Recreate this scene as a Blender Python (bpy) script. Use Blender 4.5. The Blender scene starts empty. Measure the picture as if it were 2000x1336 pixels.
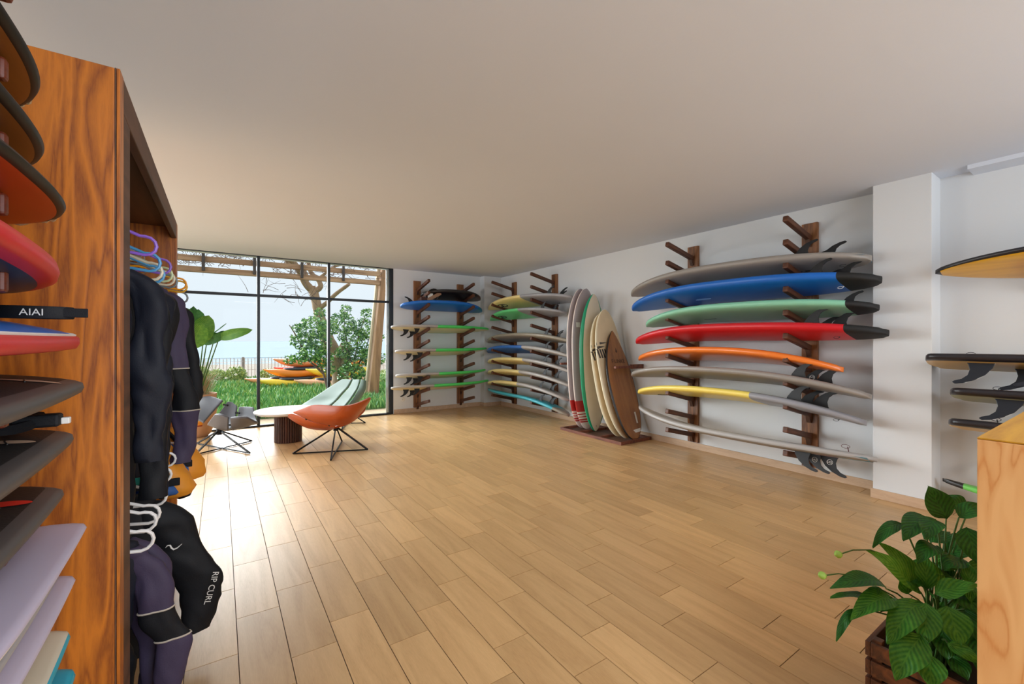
import bpy, bmesh, math, random
import numpy as np
from mathutils import Vector, Matrix, noise
random.seed(7)
D = bpy.data; SC = bpy.context.scene; COL = SC.collection
PI = math.pi
# ---------------------------------------------------------------- camera
HC = 1.48; F = 844.0; HY = 666.0
FW = Vector((.5597, .8287, 0)).normalized(); RT = Vector((FW.y, -FW.x, 0))
cam = D.objects.new('camera', D.cameras.new('camera')); COL.objects.link(cam); SC.camera = cam
cam.location = (0, 0, HC); cam.rotation_euler = (PI/2, 0, -math.atan2(FW.x, FW.y))
cam.data.lens = F/2000*36; cam.data.sensor_width = 36; cam.data.shift_y = -0.001
cam.data.clip_start = .02; cam.data.clip_end = 6000
# ---------------------------------------------------------------- world, lights, exposure
SC.view_settings.view_transform = 'Standard'; SC.view_settings.look = 'None'
SC.view_settings.gamma = 1; SC.view_settings.use_curve_mapping = False
SC.view_settings.exposure = 0.0
try:
    SC.cycles.use_denoising = True; SC.cycles.max_bounces = 7; SC.cycles.diffuse_bounces = 4
    SC.cycles.glossy_bounces = 3; SC.cycles.transparent_max_bounces = 12; SC.cycles.sample_clamp_indirect = 6
    SC.cycles.caustics_reflective = False; SC.cycles.caustics_refractive = False
except Exception: pass
W = D.worlds.new('world'); SC.world = W; W.use_nodes = True
nt = W.node_tree; nt.nodes.clear()
wo = nt.nodes.new('ShaderNodeOutputWorld'); bg = nt.nodes.new('ShaderNodeBackground')
tc = nt.nodes.new('ShaderNodeTexCoord'); sx = nt.nodes.new('ShaderNodeSeparateXYZ'); cr = nt.nodes.new('ShaderNodeValToRGB')
nt.links.new(tc.outputs['Generated'], sx.inputs[0]); nt.links.new(sx.outputs['Z'], cr.inputs[0])
nt.links.new(cr.outputs[0], bg.inputs[0]); nt.links.new(bg.outputs[0], wo.inputs[0])
cr.color_ramp.elements[0].position = 0.0; cr.color_ramp.elements[0].color = (.74, .82, .90, 1)
cr.color_ramp.elements[1].position = .5; cr.color_ramp.elements[1].color = (.86, .90, .95, 1)
bg.inputs[1].default_value = 1.12
def area(name, loc, tgt, sx_, sy_, power, color=(1, 1, 1)):
    l = D.lights.new(name, 'AREA'); l.shape = 'RECTANGLE'; l.size = sx_; l.size_y = sy_; l.energy = power; l.color = color
    o = D.objects.new(name, l); COL.objects.link(o); o.location = loc
    o.rotation_euler = (Vector(tgt)-Vector(loc)).to_track_quat('-Z', 'Y').to_euler(); return o
area('rear_fill_light', (2.6, -2.85, 1.6), (2.6, 3, 1.35), 5.0, 2.3, 170, (.90, .955, 1))  # fill added behind the camera to lift room brightness; no storefront is seen
area('side_fill_light', (-5.12, 6.1, 1.55), (5, 5.2, 1.75), 4.2, 2.2, 230, (.92, .965, 1))  # unseen fill added at left to brighten the right wall and ceiling
area('overhead_fill_light', (1.0, -1.3, 2.9), (1.0, -1.3, 0), 1.2, .5, 50, (.95, .97, 1))  # extra overhead fill behind the camera, added for brightness; no lamp is visible
sl = D.lights.new('hazy_sun', 'SUN'); sl.energy = 14; sl.angle = 1.1; sl.color = (.94, .975, 1)
so = D.objects.new('hazy_sun', sl); COL.objects.link(so); so.location = (0, 20, 20); so.rotation_euler = Vector((.45, -.85, -.42)).to_track_quat('-Z', 'Y').to_euler()

# ---------------------------------------------------------------- helpers
def ray(px, py, t):
    return Vector((0, 0, HC)) + FW*t + RT*((px-1000)/F*t) + Vector((0, 0, (HY-py)/F*t))
def on_u(px, U):
    r = (px-1000)/F; t = U/(FW.x+RT.x*r); return t*(FW.y+RT.y*r), t
def on_v(px, V):
    r = (px-1000)/F; t = V/(FW.y+RT.y*r); return t*(FW.x+RT.x*r), t

def lin(c):
    return tuple(((x/255)/12.92 if x/255 <= .04045 else ((x/255+.055)/1.055)**2.4) for x in c)
MATS = {}
def mat(name, rgb, rough=.5, metal=0., coat=0., var=.08, vscale=6., bump=0., bscale=60., spec=.5, sheen=0., trans=0.):
    """rgb in sRGB 0-255; soft mottled variation and fine relief"""
    if name in MATS: return MATS[name]
    m = D.materials.new(name); m.use_nodes = True; n = m.node_tree; b = n.nodes['Principled BSDF']
    c = lin(rgb)
    b.inputs['Roughness'].default_value = rough; b.inputs['Metallic'].default_value = metal
    b.inputs['Specular IOR Level'].default_value = spec
    b.inputs['Coat Weight'].default_value = coat; b.inputs['Coat Roughness'].default_value = .15
    b.inputs['Sheen Weight'].default_value = sheen
    t = n.nodes.new('ShaderNodeTexCoord'); x = n.nodes.new('ShaderNodeTexNoise'); x.inputs['Scale'].default_value = vscale; x.inputs['Detail'].default_value = 5
    mx = n.nodes.new('ShaderNodeMix'); mx.data_type = 'RGBA'
    mx.inputs['A'].default_value = (*[k*(1-var) for k in c], 1); mx.inputs['B'].default_value = (*[min(1, k*(1+var)) for k in c], 1)
    n.links.new(t.outputs['Object'], x.inputs['Vector']); n.links.new(x.outputs['Fac'], mx.inputs['Factor']); n.links.new(mx.outputs['Result'], b.inputs['Base Color'])
    if trans: b.inputs['Transmission Weight'].default_value = trans
    if bump:
        y = n.nodes.new('ShaderNodeTexNoise'); y.inputs['Scale'].default_value = bscale; y.inputs['Detail'].default_value = 4
        bp = n.nodes.new('ShaderNodeBump'); bp.inputs['Strength'].default_value = bump; bp.inputs['Distance'].default_value = .004
        n.links.new(t.outputs['Object'], y.inputs['Vector']); n.links.new(y.outputs['Fac'], bp.inputs['Height']); n.links.new(bp.outputs['Normal'], b.inputs['Normal'])
    MATS[name] = m; return m

def wood(name, dark, light, axis='Z', scale=1., rough=.4, rings=9., dist=3., knots=0., coat=0., perobj=False, fine=.35, mid=.5, bump=.15, st=.09):
    if name in MATS: return MATS[name]
    m = D.materials.new(name); m.use_nodes = True; n = m.node_tree; L = n.links; b = n.nodes['Principled BSDF']
    b.inputs['Roughness'].default_value = rough; b.inputs['Coat Weight'].default_value = coat; b.inputs['Coat Roughness'].default_value = .2
    t = n.nodes.new('ShaderNodeTexCoord'); mp = n.nodes.new('ShaderNodeMapping')
    s = [1., 1., 1.]; s['XYZ'.index(axis)] = st; mp.inputs['Scale'].default_value = [k*scale for k in s]
    L.new(t.outputs['Object'], mp.inputs['Vector']); vec = mp.outputs[0]
    oi = n.nodes.new('ShaderNodeObjectInfo'); ge = n.nodes.new('ShaderNodeNewGeometry')
    ad = n.nodes.new('ShaderNodeMath'); ad.operation = 'ADD'; L.new(oi.outputs['Random'], ad.inputs[0]); L.new(ge.outputs['Random Per Island'], ad.inputs[1])
    fr = n.nodes.new('ShaderNodeMath'); fr.operation = 'FRACT'; L.new(ad.outputs[0], fr.inputs[0])
    if perobj:
        mu = n.nodes.new('ShaderNodeMath'); mu.operation = 'MULTIPLY'; mu.inputs[1].default_value = 37.; L.new(fr.outputs[0], mu.inputs[0])
        va = n.nodes.new('ShaderNodeVectorMath'); va.operation = 'ADD'; L.new(vec, va.inputs[0])
        cb = n.nodes.new('ShaderNodeCombineXYZ'); L.new(mu.outputs[0], cb.inputs[0]); L.new(mu.outputs[0], cb.inputs[1]); L.new(cb.outputs[0], va.inputs[1]); vec = va.outputs[0]
    n1 = n.nodes.new('ShaderNodeTexNoise'); n1.inputs['Scale'].default_value = 2.2; n1.inputs['Detail'].default_value = 2; n1.inputs['Distortion'].default_value = .6; L.new(vec, n1.inputs['Vector'])
    mm = n.nodes.new('ShaderNodeMath'); mm.operation = 'MULTIPLY'; mm.inputs[1].default_value = rings; L.new(n1.outputs['Fac'], mm.inputs[0])
    fc = n.nodes.new('ShaderNodeMath'); fc.operation = 'PINGPONG'; fc.inputs[1].default_value = 1.; L.new(mm.outputs[0], fc.inputs[0])
    n2 = n.nodes.new('ShaderNodeTexNoise'); n2.inputs['Scale'].default_value = 45; n2.inputs['Detail'].default_value = 4; L.new(vec, n2.inputs['Vector'])
    mx = n.nodes.new('ShaderNodeMix'); mx.inputs['Factor'].default_value = fine; L.new(fc.outputs[0], mx.inputs['A']); L.new(n2.outputs['Fac'], mx.inputs['B'])
    r = n.nodes.new('ShaderNodeValToRGB'); e = r.color_ramp.elements
    e[0].position = .08; e[0].color = (*lin(dark), 1); e[1].position = .75; e[1].color = (*lin(light), 1)
    x = e.new(mid*.8); x.color = (*[a*.45+c*.55 for a, c in zip(lin(dark), lin(light))], 1)
    L.new(mx.outputs['Result'], r.inputs[0]); out = r.outputs[0]
    if knots:
        v = n.nodes.new('ShaderNodeTexVoronoi'); v.inputs['Scale'].default_value = knots
        mp2 = n.nodes.new('ShaderNodeMapping'); s2 = [1., 1., 1.]; s2['XYZ'.index(axis)] = .5; mp2.inputs['Scale'].default_value = s2
        L.new(t.outputs['Object'], mp2.inputs['Vector']); L.new(mp2.outputs[0], v.inputs['Vector'])
        k = n.nodes.new('ShaderNodeMapRange'); k.inputs['From Min'].default_value = .03; k.inputs['From Max'].default_value = .13; L.new(v.outputs['Distance'], k.inputs['Value'])
        m3 = n.nodes.new('ShaderNodeMix'); m3.data_type = 'RGBA'; m3.inputs['A'].default_value = (*[c*.35 for c in lin(dark)], 1); L.new(k.outputs['Result'], m3.inputs['Factor']); L.new(out, m3.inputs['B']); out = m3.outputs['Result']
    if perobj:
        hs = n.nodes.new('ShaderNodeHueSaturation'); mr = n.nodes.new('ShaderNodeMapRange'); mr.inputs['To Min'].default_value = .86; mr.inputs['To Max'].default_value = 1.1
        L.new(fr.outputs[0], mr.inputs['Value']); L.new(mr.outputs[0], hs.inputs['Value']); L.new(out, hs.inputs['Color']); out = hs.outputs[0]
    L.new(out, b.inputs['Base Color'])
    if bump:
        bp = n.nodes.new('ShaderNodeBump'); bp.inputs['Strength'].default_value = bump; bp.inputs['Distance'].default_value = .003
        L.new(mx.outputs['Result'], bp.inputs['Height']); L.new(bp.outputs['Normal'], b.inputs['Normal'])
    MATS[name] = m; return m

class MB:
    def __init__(s): s.v = []; s.f = []; s.m = []
    def add(s, vs, fs, mi=0):
        o = len(s.v); s.v += [tuple(x) for x in vs]; s.f += [tuple(i+o for i in f) for f in fs]; s.m += [mi]*len(fs) if isinstance(mi, int) else list(mi)
        return s
    def box(s, a, b, mi=0, M=None):
        vs = [Vector((x, y, z)) for x in (a[0], b[0]) for y in (a[1], b[1]) for z in (a[2], b[2])]
        if M: vs = [M @ v for v in vs]
        return s.add(vs, [(0, 1, 3, 2), (4, 6, 7, 5), (0, 4, 5, 1), (2, 3, 7, 6), (0, 2, 6, 4), (1, 5, 7, 3)], mi)
    def tube(s, pts, r, n=8, closed=False, mi=0):
        pts = [Vector(p) for p in pts]; N = len(pts); rs = r if isinstance(r, (list, tuple)) else [r]*N
        rings = []; up = None
        for i, p in enumerate(pts):
            a = pts[(i-1) % N] if (closed or i > 0) else p; c = pts[(i+1) % N] if (closed or i < N-1) else p
            d = (c-a).normalized()
            if up is None: up = d.orthogonal().normalized()
            up = (up-d*up.dot(d)); up = up.normalized() if up.length > 1e-6 else d.orthogonal().normalized()
            w = d.cross(up); rings.append([p+(up*math.cos(2*PI*k/n)+w*math.sin(2*PI*k/n))*rs[i] for k in range(n)])
        return s.rings(rings, closed, mi)
    def rings(s, rings, closed=False, mi=0, cap=True):
        n = len(rings[0]); vs = [v for r in rings for v in r]; fs = []; N = len(rings)
        for i in range(N if closed else N-1):
            j = (i+1) % N
            for k in range(n):
                l = (k+1) % n; fs.append((i*n+k, i*n+l, j*n+l, j*n+k))
        ms = mi if not callable(mi) else 0
        if callable(mi): ml = [mi(i//n, i % n) for i in range(len(fs))]
        else: ml = [mi]*len(fs)
        if cap and not closed:
            fs.append(tuple(range(n-1, -1, -1))); fs.append(tuple((N-1)*n+k for k in range(n))); ml += [ml[0], ml[-1]]
        return s.add(vs, fs, ml)
    def build(s, name, mats, parent=None, M=None, smooth=False, bevel=0., seg=2, angle=35):
        me = D.meshes.new(name); me.from_pydata(s.v, [], s.f)
        for m in (mats if isinstance(mats, (list, tuple)) else [mats]): me.materials.append(m)
        me.polygons.foreach_set('material_index', s.m)
        me.update()
        bm = bmesh.new(); bm.from_mesh(me); bmesh.ops.recalc_face_normals(bm, faces=bm.faces)
        bm.to_mesh(me); bm.free()
        if smooth:
            me.polygons.foreach_set('use_smooth', [True]*len(me.polygons)); me.set_sharp_from_angle(angle=math.radians(angle))
        o = D.objects.new(name, me); COL.objects.link(o)
        if parent: o.parent = parent
        if M is not None: o.matrix_local = M
        if bevel:
            md = o.modifiers.new('b', 'BEVEL'); md.width = bevel; md.segments = seg; md.limit_method = 'ANGLE'; md.angle_limit = math.radians(40)
        return o
def tag(o, label, cat, group=None):
    o['label'] = label; o['category'] = cat
    if group: o['group'] = group
    return o
def struct(o): o['kind'] = 'structure'; return o
def empty(name, loc=(0, 0, 0), M=None):
    o = D.objects.new(name, None); COL.objects.link(o); o.location = loc; o.empty_display_size = .1
    if M is not None: o.matrix_world = M
    return o
def T(x, y, z): return Matrix.Translation((x, y, z))
def text(body, size, parent, M, m, name='lettering', ext=.0006, align='CENTER'):
    c = D.curves.new(name, 'FONT'); c.body = body; c.size = size; c.extrude = ext; c.align_x = align; c.align_y = 'CENTER'; c.materials.append(m)
    c.resolution_u = 3
    q = D.objects.new(name, c); COL.objects.link(q); bpy.context.view_layer.update()
    me = D.meshes.new_from_object(q.evaluated_get(bpy.context.evaluated_depsgraph_get())); D.objects.remove(q)
    me.materials.clear(); me.materials.append(m)
    o = D.objects.new(name, me); COL.objects.link(o); o.parent = parent; o.matrix_local = M; return o
def copy_mesh(o, parent=None, M=None, name=None):
    c = o.copy(); COL.objects.link(c); c.parent = parent
    if M is not None: c.matrix_local = M
    if name: c.name = name
    return c

# ---------------------------------------------------------------- materials
def plaster(name, rgb, rough=.85):
    m = mat(name, rgb, rough, var=.02, vscale=1.2, bump=.12, bscale=35, spec=.25); return m
WALL = plaster('white_plaster', (218, 220, 222)); CEIL = plaster('ceiling_paint', (216, 221, 231), .9)
TILE = wood('oak_look_tile', (190, 149, 100), (216, 176, 124), 'Y', 5.5, rough=.32, rings=5, perobj=True, fine=.6, bump=.05)
GROUT = mat('tile_grout', (96, 72, 52), .9)
BASE = wood('baseboard_tile', (178, 146, 118), (208, 178, 148), 'Y', 6, rough=.5, rings=4, fine=.6, bump=0)
BLACKM = mat('black_aluminium', (32, 36, 42), .35, .4)
RACKW = wood('rack_stained_wood', (78, 44, 24), (146, 94, 52), 'Z', 7, rough=.5, rings=5, knots=0, fine=.4)
PEGW = wood('peg_stained_wood', (58, 30, 18), (112, 64, 36), 'X', 7, rough=.5, rings=4, fine=.4)
PEGV = wood('peg_stained_wood_across', (58, 30, 18), (112, 64, 36), 'Y', 7, rough=.5, rings=4, fine=.4)
PANEL = wood('varnished_pine_panel', (116, 54, 10), (190, 110, 26), 'Z', 7.5, rough=.42, rings=9, knots=0, coat=.1, fine=.42, bump=.08, st=.11)
DARKW = wood('dark_stained_wood', (52, 32, 22), (92, 60, 42), 'Y', 3, rough=.6, rings=6, fine=.4)
COUNTERW = wood('pale_pine_plywood', (216, 150, 88), (238, 188, 128), 'Z', 6.5, rough=.45, rings=7, fine=.15, bump=.03, mid=.3, st=.2)
COUNTERT = wood('golden_oak_top', (166, 112, 14), (200, 146, 34), 'X', 4, rough=.5, rings=8, fine=.5, bump=.05)
CRATEW = wood('crate_wood', (52, 26, 14), (118, 68, 36), 'X', 8, rough=.5, rings=5, fine=.4)

# ---------------------------------------------------------------- room shell
U0, U1, V0, V1, ZC = -5.2, 5.39, -3.0, 8.6, 2.945
MB().box((U1, V0-.2, -.1), (U1+.2, V1+.25, ZC+.2)).build('wall_right', WALL)['kind'] = 'structure'
MB().box((2.905, V1, -.1), (U1, V1+.2, ZC+.2)).build('wall_back', WALL)['kind'] = 'structure'
MB().box((U0-.2, V0-.2, -.1), (U0, 3.95, ZC+.2)).box((U0-.2, 8.25, -.1), (U0, V1+.25, ZC+.2)).box((U0-.2, 3.95, -.1), (U0, 8.25, .4)).box((U0-.2, 3.95, 2.7), (U0, 8.25, ZC+.2)).build('wall_left', WALL)['kind'] = 'structure'
w2 = struct(empty('side_fill_frame', (U0, 6.1, 0)))  # invented frame out of view, dressing the wall opening of the side fill
for y in (3.95, 5.36, 6.80, 8.20): MB().box((-.12, y-6.1, .4), (-.06, y-6.05, 2.7)).build('window_frame', BLACKM, w2)
w = MB().box((U0, V0-.2, 0), (.05, V0, ZC)).box((.05, V0-.2, 2.8), (U1, V0, ZC)).box((5.15, V0-.2, 0), (U1, V0, 2.8)).build('wall_front', WALL); struct(w)
# ceiling, with the shallow raised strip beside the column
struct(MB().box((U0, V0, ZC), (U1, V1+.25, ZC+.2)).build('ceiling', CEIL))
struct(MB().box((5.16, -2.9, ZC-.035), (U1, .86, ZC+.01)).build('ceiling_trim', CEIL))
struct(MB().box((5.125, 1.07, 0), (U1+.01, 1.48, ZC+.01)).build('column_right', WALL, bevel=.004))
struct(MB().box((4.938, 8.425, 0), (U1+.01, V1+.01, ZC+.01)).build('column_corner', WALL, bevel=.004))
# baseboards
bh, bt = .088, .014
o = MB(); o.box((U1-bt, 1.48, 0), (U1, 8.425, bh)); struct(o.build('baseboard_right', BASE, bevel=.003))
o = MB(); o.box((5.125-bt, 1.07-bt, 0), (5.125, 1.48+bt, bh)).box((5.125, 1.48, 0), (U1-bt, 1.48+bt, bh)).box((5.125, 1.07-bt, 0), (U1, 1.07, bh)).box((U1-bt, V0, 0), (U1, 1.07-bt, bh))
struct(o.build('baseboard_column', BASE, bevel=.003))
o = MB(); o.box((2.92, V1-bt, 0), (4.938-bt, V1, bh)).box((4.938-bt, 8.425-bt, 0), (4.938, V1, bh)).box((4.938, 8.425-bt, 0), (U1-bt, 8.425, bh)); struct(o.build('baseboard_back', BASE, bevel=.003))

# floor: every tile its own piece where it reads, the rest joined
floor = struct(MB().box((U0, V0, -.1), (U1, V1+.02, -.004)).build('floor', GROUT))
TW, TL = .2035, .65; g = .0018
def tile_mesh():
    b = MB(); x, y = TW/2-g, TL/2-g; c = .0002
    b.add([(-x, -y, -.006), (x, -y, -.006), (x, y, -.006), (-x, y, -.006), (-x, -y, -.0015), (x, -y, -.0015), (x, y, -.0015), (-x, y, -.0015),
           (-x+c, -y+c, 0), (x-c, -y+c, 0), (x-c, y-c, 0), (-x+c, y-c, 0)],
          [(0, 1, 5, 4), (1, 2, 6, 5), (2, 3, 7, 6), (3, 0, 4, 7), (4, 5, 9, 8), (5, 6, 10, 9), (6, 7, 11, 10), (7, 4, 8, 11), (8, 9, 10, 11)])
    return b
tiles = []
offs = [.125, .297, .47]
for i in range(-26, 28):
    u = .071+TW*(i+.5)
    if u-TW/2 < U0 or u-TW/2 > U1-.02: continue
    off = offs[i % 3]
    for j in range(-6, 15):
        v = off+TL*(j+.5)
        if v-TL/2 < V0 or v-TL/2 > V1-.03: continue
        tiles.append((u, v))
def tvis(u, v):
    p = Vector((u, v, -HC)); t = p.dot(FW); x = p.dot(RT)
    if t < .3: return 0
    px, py = 1000+F*x/t, HY+F*HC/t
    if px < 330 or px > 2050 or py > 1390: return 0
    if u > 5.45: return 0
    return 1/t
tiles.sort(key=lambda p: -tvis(*p))
tm = None; rest = MB()
for k, (u, v) in enumerate(tiles):
    if k < 300 and tvis(u, v) > 0 and v+TL/2 < V1 and u+TW/2 < U1+.02:
        if tm is None:
            tm = tile_mesh().build('tile', TILE, floor, T(u, v, 0))
        else: copy_mesh(tm, floor, T(u, v, 0), 'tile')
    else:
        b = tile_mesh(); rest.add([(min(x+u, U1-.001), min(y+v, V1+.008), z) for x, y, z in b.v], b.f)
# slivers along the walls
o = rest.build('remaining_tile', TILE, floor); o['kind'] = 'stuff'

# ---------------------------------------------------------------- window wall
GLASS = D.materials.new('window_glass'); GLASS.use_nodes = True; n = GLASS.node_tree; n.nodes.clear()
go = n.nodes.new('ShaderNodeOutputMaterial'); gm = n.nodes.new('ShaderNodeMixShader'); gt = n.nodes.new('ShaderNodeBsdfTransparent'); gg = n.nodes.new('ShaderNodeBsdfGlossy'); gf = n.nodes.new('ShaderNodeFresnel')
gg.inputs['Roughness'].default_value = .02; gf.inputs['IOR'].default_value = 1.1; gt.inputs[0].default_value = (.97, .985, .98, 1)
n.links.new(gf.outputs[0], gm.inputs[0]); n.links.new(gt.outputs[0], gm.inputs[1]); n.links.new(gg.outputs[0], gm.inputs[2]); n.links.new(gm.outputs[0], go.inputs[0])
win = struct(empty('window_1', (0, 0, 0)))
mull = [-5.13, -4.0, -2.87, -1.73, -.59, .547, 1.684, 2.87]
for u in mull:
    hw = .037 if u > 2.8 else .023
    MB().box((u-hw, V1-.005, 0), (u+hw, V1+.075, ZC)).build('window_frame', BLACKM, win, bevel=.004)
MB().box((U0, V1+.01, 2.242), (2.9, V1+.055, 2.288)).build('transom', BLACKM, win, bevel=.003)
MB().box((U0, V1-.01, 0), (2.9, V1+.08, .03)).box((U0, V1+.0, ZC-.012), (2.9, V1+.07, ZC+.01)).build('track', BLACKM, win, bevel=.003)
ALU = mat('pale_aluminium', (196, 200, 200), .25, .7)
MB().box((2.775, V1+.045, .03), (2.832, V1+.075, ZC)).build('sash_edge', ALU, win, bevel=.003)
for a, b in zip(mull[:-1], mull[1:]):
    MB().box((a+.02, V1+.03, .03), (b-.02, V1+.036, 2.245)).build('pane', GLASS, win)
    MB().box((a+.02, V1+.03, 2.285), (b-.02, V1+.036, ZC)).build('pane', GLASS, win)

# ---------------------------------------------------------------- surfboard kit
def sgn(x): return -1. if x < 0 else 1.
def outline(kind):
    if kind == 'long': return lambda x: (max(0, 1-abs(x)**2.6))**.55 if x > 0 else (1-.30*abs(x)**2.2)*(max(0, 1-abs(x)**5))**.5
    if kind == 'oval': return lambda x: (max(0, 1-abs(x)**2.3))**.62
    if kind == 'longpin': return lambda x: (max(0, 1-abs(x)**2.4))**.62
    if kind == 'short': return lambda x: (max(0, 1-abs(x)**2.1))**.72 if x > 0 else (1-.42*abs(x)**2.2)*(max(0, 1-abs(x)**8))**.5
    if kind == 'egg': return lambda x: (max(0, 1-abs(x)**1.9))**.8 if x > 0 else (1-.32*abs(x)**2)*(max(0, 1-abs(x)**6))**.5
    if kind == 'point': return lambda x: (max(0, 1-abs(x)**1.9))**.8
    if kind == 'body': return lambda x: (1-.06*x*x)*(1 if x < .9 else (max(0, 1-((x-.9)/.1)**3))**.45) if x > 0 else (1-.45*x*x)*(max(0, 1-abs(x)**12))**.5
    if kind == 'bodyround': return lambda x: (max(0, 1-abs(x)**3.2))**.5 if x > 0 else (1-.35*x*x)*(max(0, 1-abs(x)**12))**.5
class Board:
    def __init__(s, L, Wd, Th, kind, rn=.1, rt=.04, a=.5, b=.62, thin=.35, box=False):
        s.L, s.W, s.T, s.f, s.rn, s.rt, s.a, s.b, s.thin = L, Wd, Th, outline(kind), rn, rt, a, b, thin
    def hw(s, x): return max(.004, s.W/2*s.f(max(-1, min(1, x))))
    def h(s, x): return s.T/2*(1-s.thin*abs(x)**3)*(1 if abs(x) < .975 else .8)
    def rock(s, x): return (s.rn*max(0, x)**2.6+s.rt*max(0, -x)**2.2)
    def z(s, X, Y, side=1):
        x = X/(s.L/2); w = s.hw(x); q = min(1, abs(Y)/w)**(1/s.a); return s.rock(x)+side*s.h(x)*(max(0, 1-q*q))**(.5*s.b)
    def mesh(s, name, mats, mf, parent=None, M=None, n=44, k=20):
        rings = []; xs = [-math.cos(PI*i/n) for i in range(n+1)]
        for x in xs:
            w, h, r = s.hw(x), s.h(x), s.rock(x)
            rings.append([Vector((x*s.L/2, w*sgn(math.cos(q))*abs(math.cos(q))**s.a, r+h*sgn(math.sin(q))*abs(math.sin(q))**s.b)) for q in (2*PI*j/k for j in range(k))])
        b = MB(); b.rings(rings, mi=lambda i, j: mf((xs[i]+xs[i+1])/2, math.sin(2*PI*(j+.5)/k), math.cos(2*PI*(j+.5)/k)))
        return b.build(name, mats, parent, M, smooth=True, angle=60)
    def decal(s, name, corners, m, parent, side=1, n=8, off=.0012, k=3):
        vs = []; fs = []
        (x0, y0), (x1, y1), (x2, y2), (x3, y3) = corners
        for i in range(n+1):
            for j in range(k+1):
                a, c = i/n, j/k
                X = (x0*(1-a)+x1*a)*(1-c)+(x3*(1-a)+x2*a)*c; Y = (y0*(1-a)+y1*a)*(1-c)+(y3*(1-a)+y2*a)*c
                vs.append((X, Y, s.z(X, Y, side)+off*side))
        for i in range(n):
            for j in range(k): fs.append((i*(k+1)+j, (i+1)*(k+1)+j, (i+1)*(k+1)+j+1, i*(k+1)+j+1))
        return MB().add(vs, fs).build(name, m, parent, smooth=True)
FIN = mat('black_fin_plastic', (18, 18, 21), .5, var=.15)
WHITE = mat('white_print', (225, 225, 222), .5); BLACK = mat('black_print', (26, 26, 28), .5)
def fin(parent, x, y, zb, sc=1., flip=-1, cant=0., emblem=False, m=None, side=1):
    """fin standing on the board's bottom (flip -1 points to local -z), swept to the tail"""
    P = [(.085, 0), (.075, .03), (.045, .075), (0, .11), (-.05, .132), (-.085, .138), (-.098, .128), (-.088, .118), (-.055, .105), (-.03, .08), (-.022, .045), (-.03, .012), (-.038, 0)]
    th = .004; vs = []; N = len(P)
    for sd in (-1, 1):
        for i, (a, h) in enumerate(P): vs.append((a*sc, sd*th, flip*h*sc))
    cen = len(vs); 
    ins = [((a*.86)*sc, (h*.84+.008)) for a, h in P]
    fs = [tuple(range(N-1, -1, -1)), tuple(range(N, 2*N))]+[(i, (i+1) % N, (i+1) % N+N, i+N) for i in range(N)]
    o = MB().add(vs, fs).build('fin', m or FIN, parent, T(x, y, zb) @ Matrix.Rotation(cant, 4, 'X'), bevel=.0025)
    if emblem:
        for sd in (-1,):
            R = Matrix.Rotation(PI/2, 4, 'X') if flip > 0 else Matrix.Rotation(PI/2, 4, 'X') @ Matrix.Rotation(PI, 4, 'Z')
            c = MB(); c.tube([(.024*math.cos(q), .024*math.sin(q), 0) for q in (2*PI*j/20 for j in range(20))], .0022, 4, True)
            e = c.build('emblem_ring', WHITE, o, T(.015*sc, side*.006, flip*.045*sc) @ Matrix.Rotation(PI/2, 4, 'X'))
            Rt = Matrix(((-1, 0, 0, 0), (0, 0, 1, 0), (0, -1, 0, 0), (0, 0, 0, 1))) if flip < 0 else Matrix.Rotation(PI/2, 4, 'X')
            text('NS', .032, o, T(.015*sc, side*.007, flip*.045*sc) @ Rt, WHITE)
    return o
def fins(parent, B, x0=-.80, sc=1., three=True, emblem=False, ysp=.55, m=None):
    L = B.L/2
    for sy in ((-1, 1) if three else ()):
        X = x0*L+.14; Y = sy*B.hw(X/L)*ysp
        fin(parent, X, Y, B.z(X, Y, -1)+.004, sc, cant=sy*.08, emblem=emblem, m=m, side=-sy)
    fin(parent, x0*L-.04, 0, B.z(x0*L-.04, 0, -1)+.004, sc*1.05, emblem=emblem, m=m)
def loop(parent, X, z, sc=1., m=None, ang=0., name='leash_loop'):
    c = MB(); c.tube([(X+.022*sc*math.cos(q)+.03*math.cos(ang)*sc, 0, z+.011*sc*math.sin(q)+.03*sc*abs(math.sin(ang+1e-3))) for q in (2*PI*j/12 for j in range(12))], .0022, 5, True)
    c.tube([(X, 0, z-.015), (X+.008*sc, 0, z+.03*sc*abs(math.sin(ang+1e-3)))], .004, 5)
    return c.build(name, m or FIN, parent)
def col(name, rgb, rough=.42, coat=.1, var=.05): return mat(name, rgb, rough, coat=coat, var=var, vscale=5, bump=.03, bscale=120)
GREY = col('taupe_grey_foam', (150, 143, 136)); GREYL = col('light_grey_foam', (172, 168, 165)); GREYB = col('cool_grey_foam', (150, 150, 156))
BLUE = col('blue_foam', (20, 104, 196)); MINT = col('mint_foam', (138, 204, 172)); RED = col('red_foam', (208, 22, 38)); ORANGE = col('orange_glass', (244, 130, 50), .3, .4)
YEL = col('yellow_foam', (244, 218, 104)); YELP = col('pale_yellow_foam', (238, 218, 150)); GRN = col('green_foam', (104, 214, 138)); GRNV = col('vivid_green_foam', (84, 216, 110)); CREAM = col('cream_bottom', (226, 216, 176))
BLU2 = col('royal_blue_foam', (52, 108, 190)); TURQ = col('turquoise_foam', (70, 176, 194)); PAD = mat('black_traction', (22, 22, 22), .7, var=.2, bump=.3, bscale=200)
GREYO = col('olive_grey_foam', (150, 142, 128))

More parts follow.
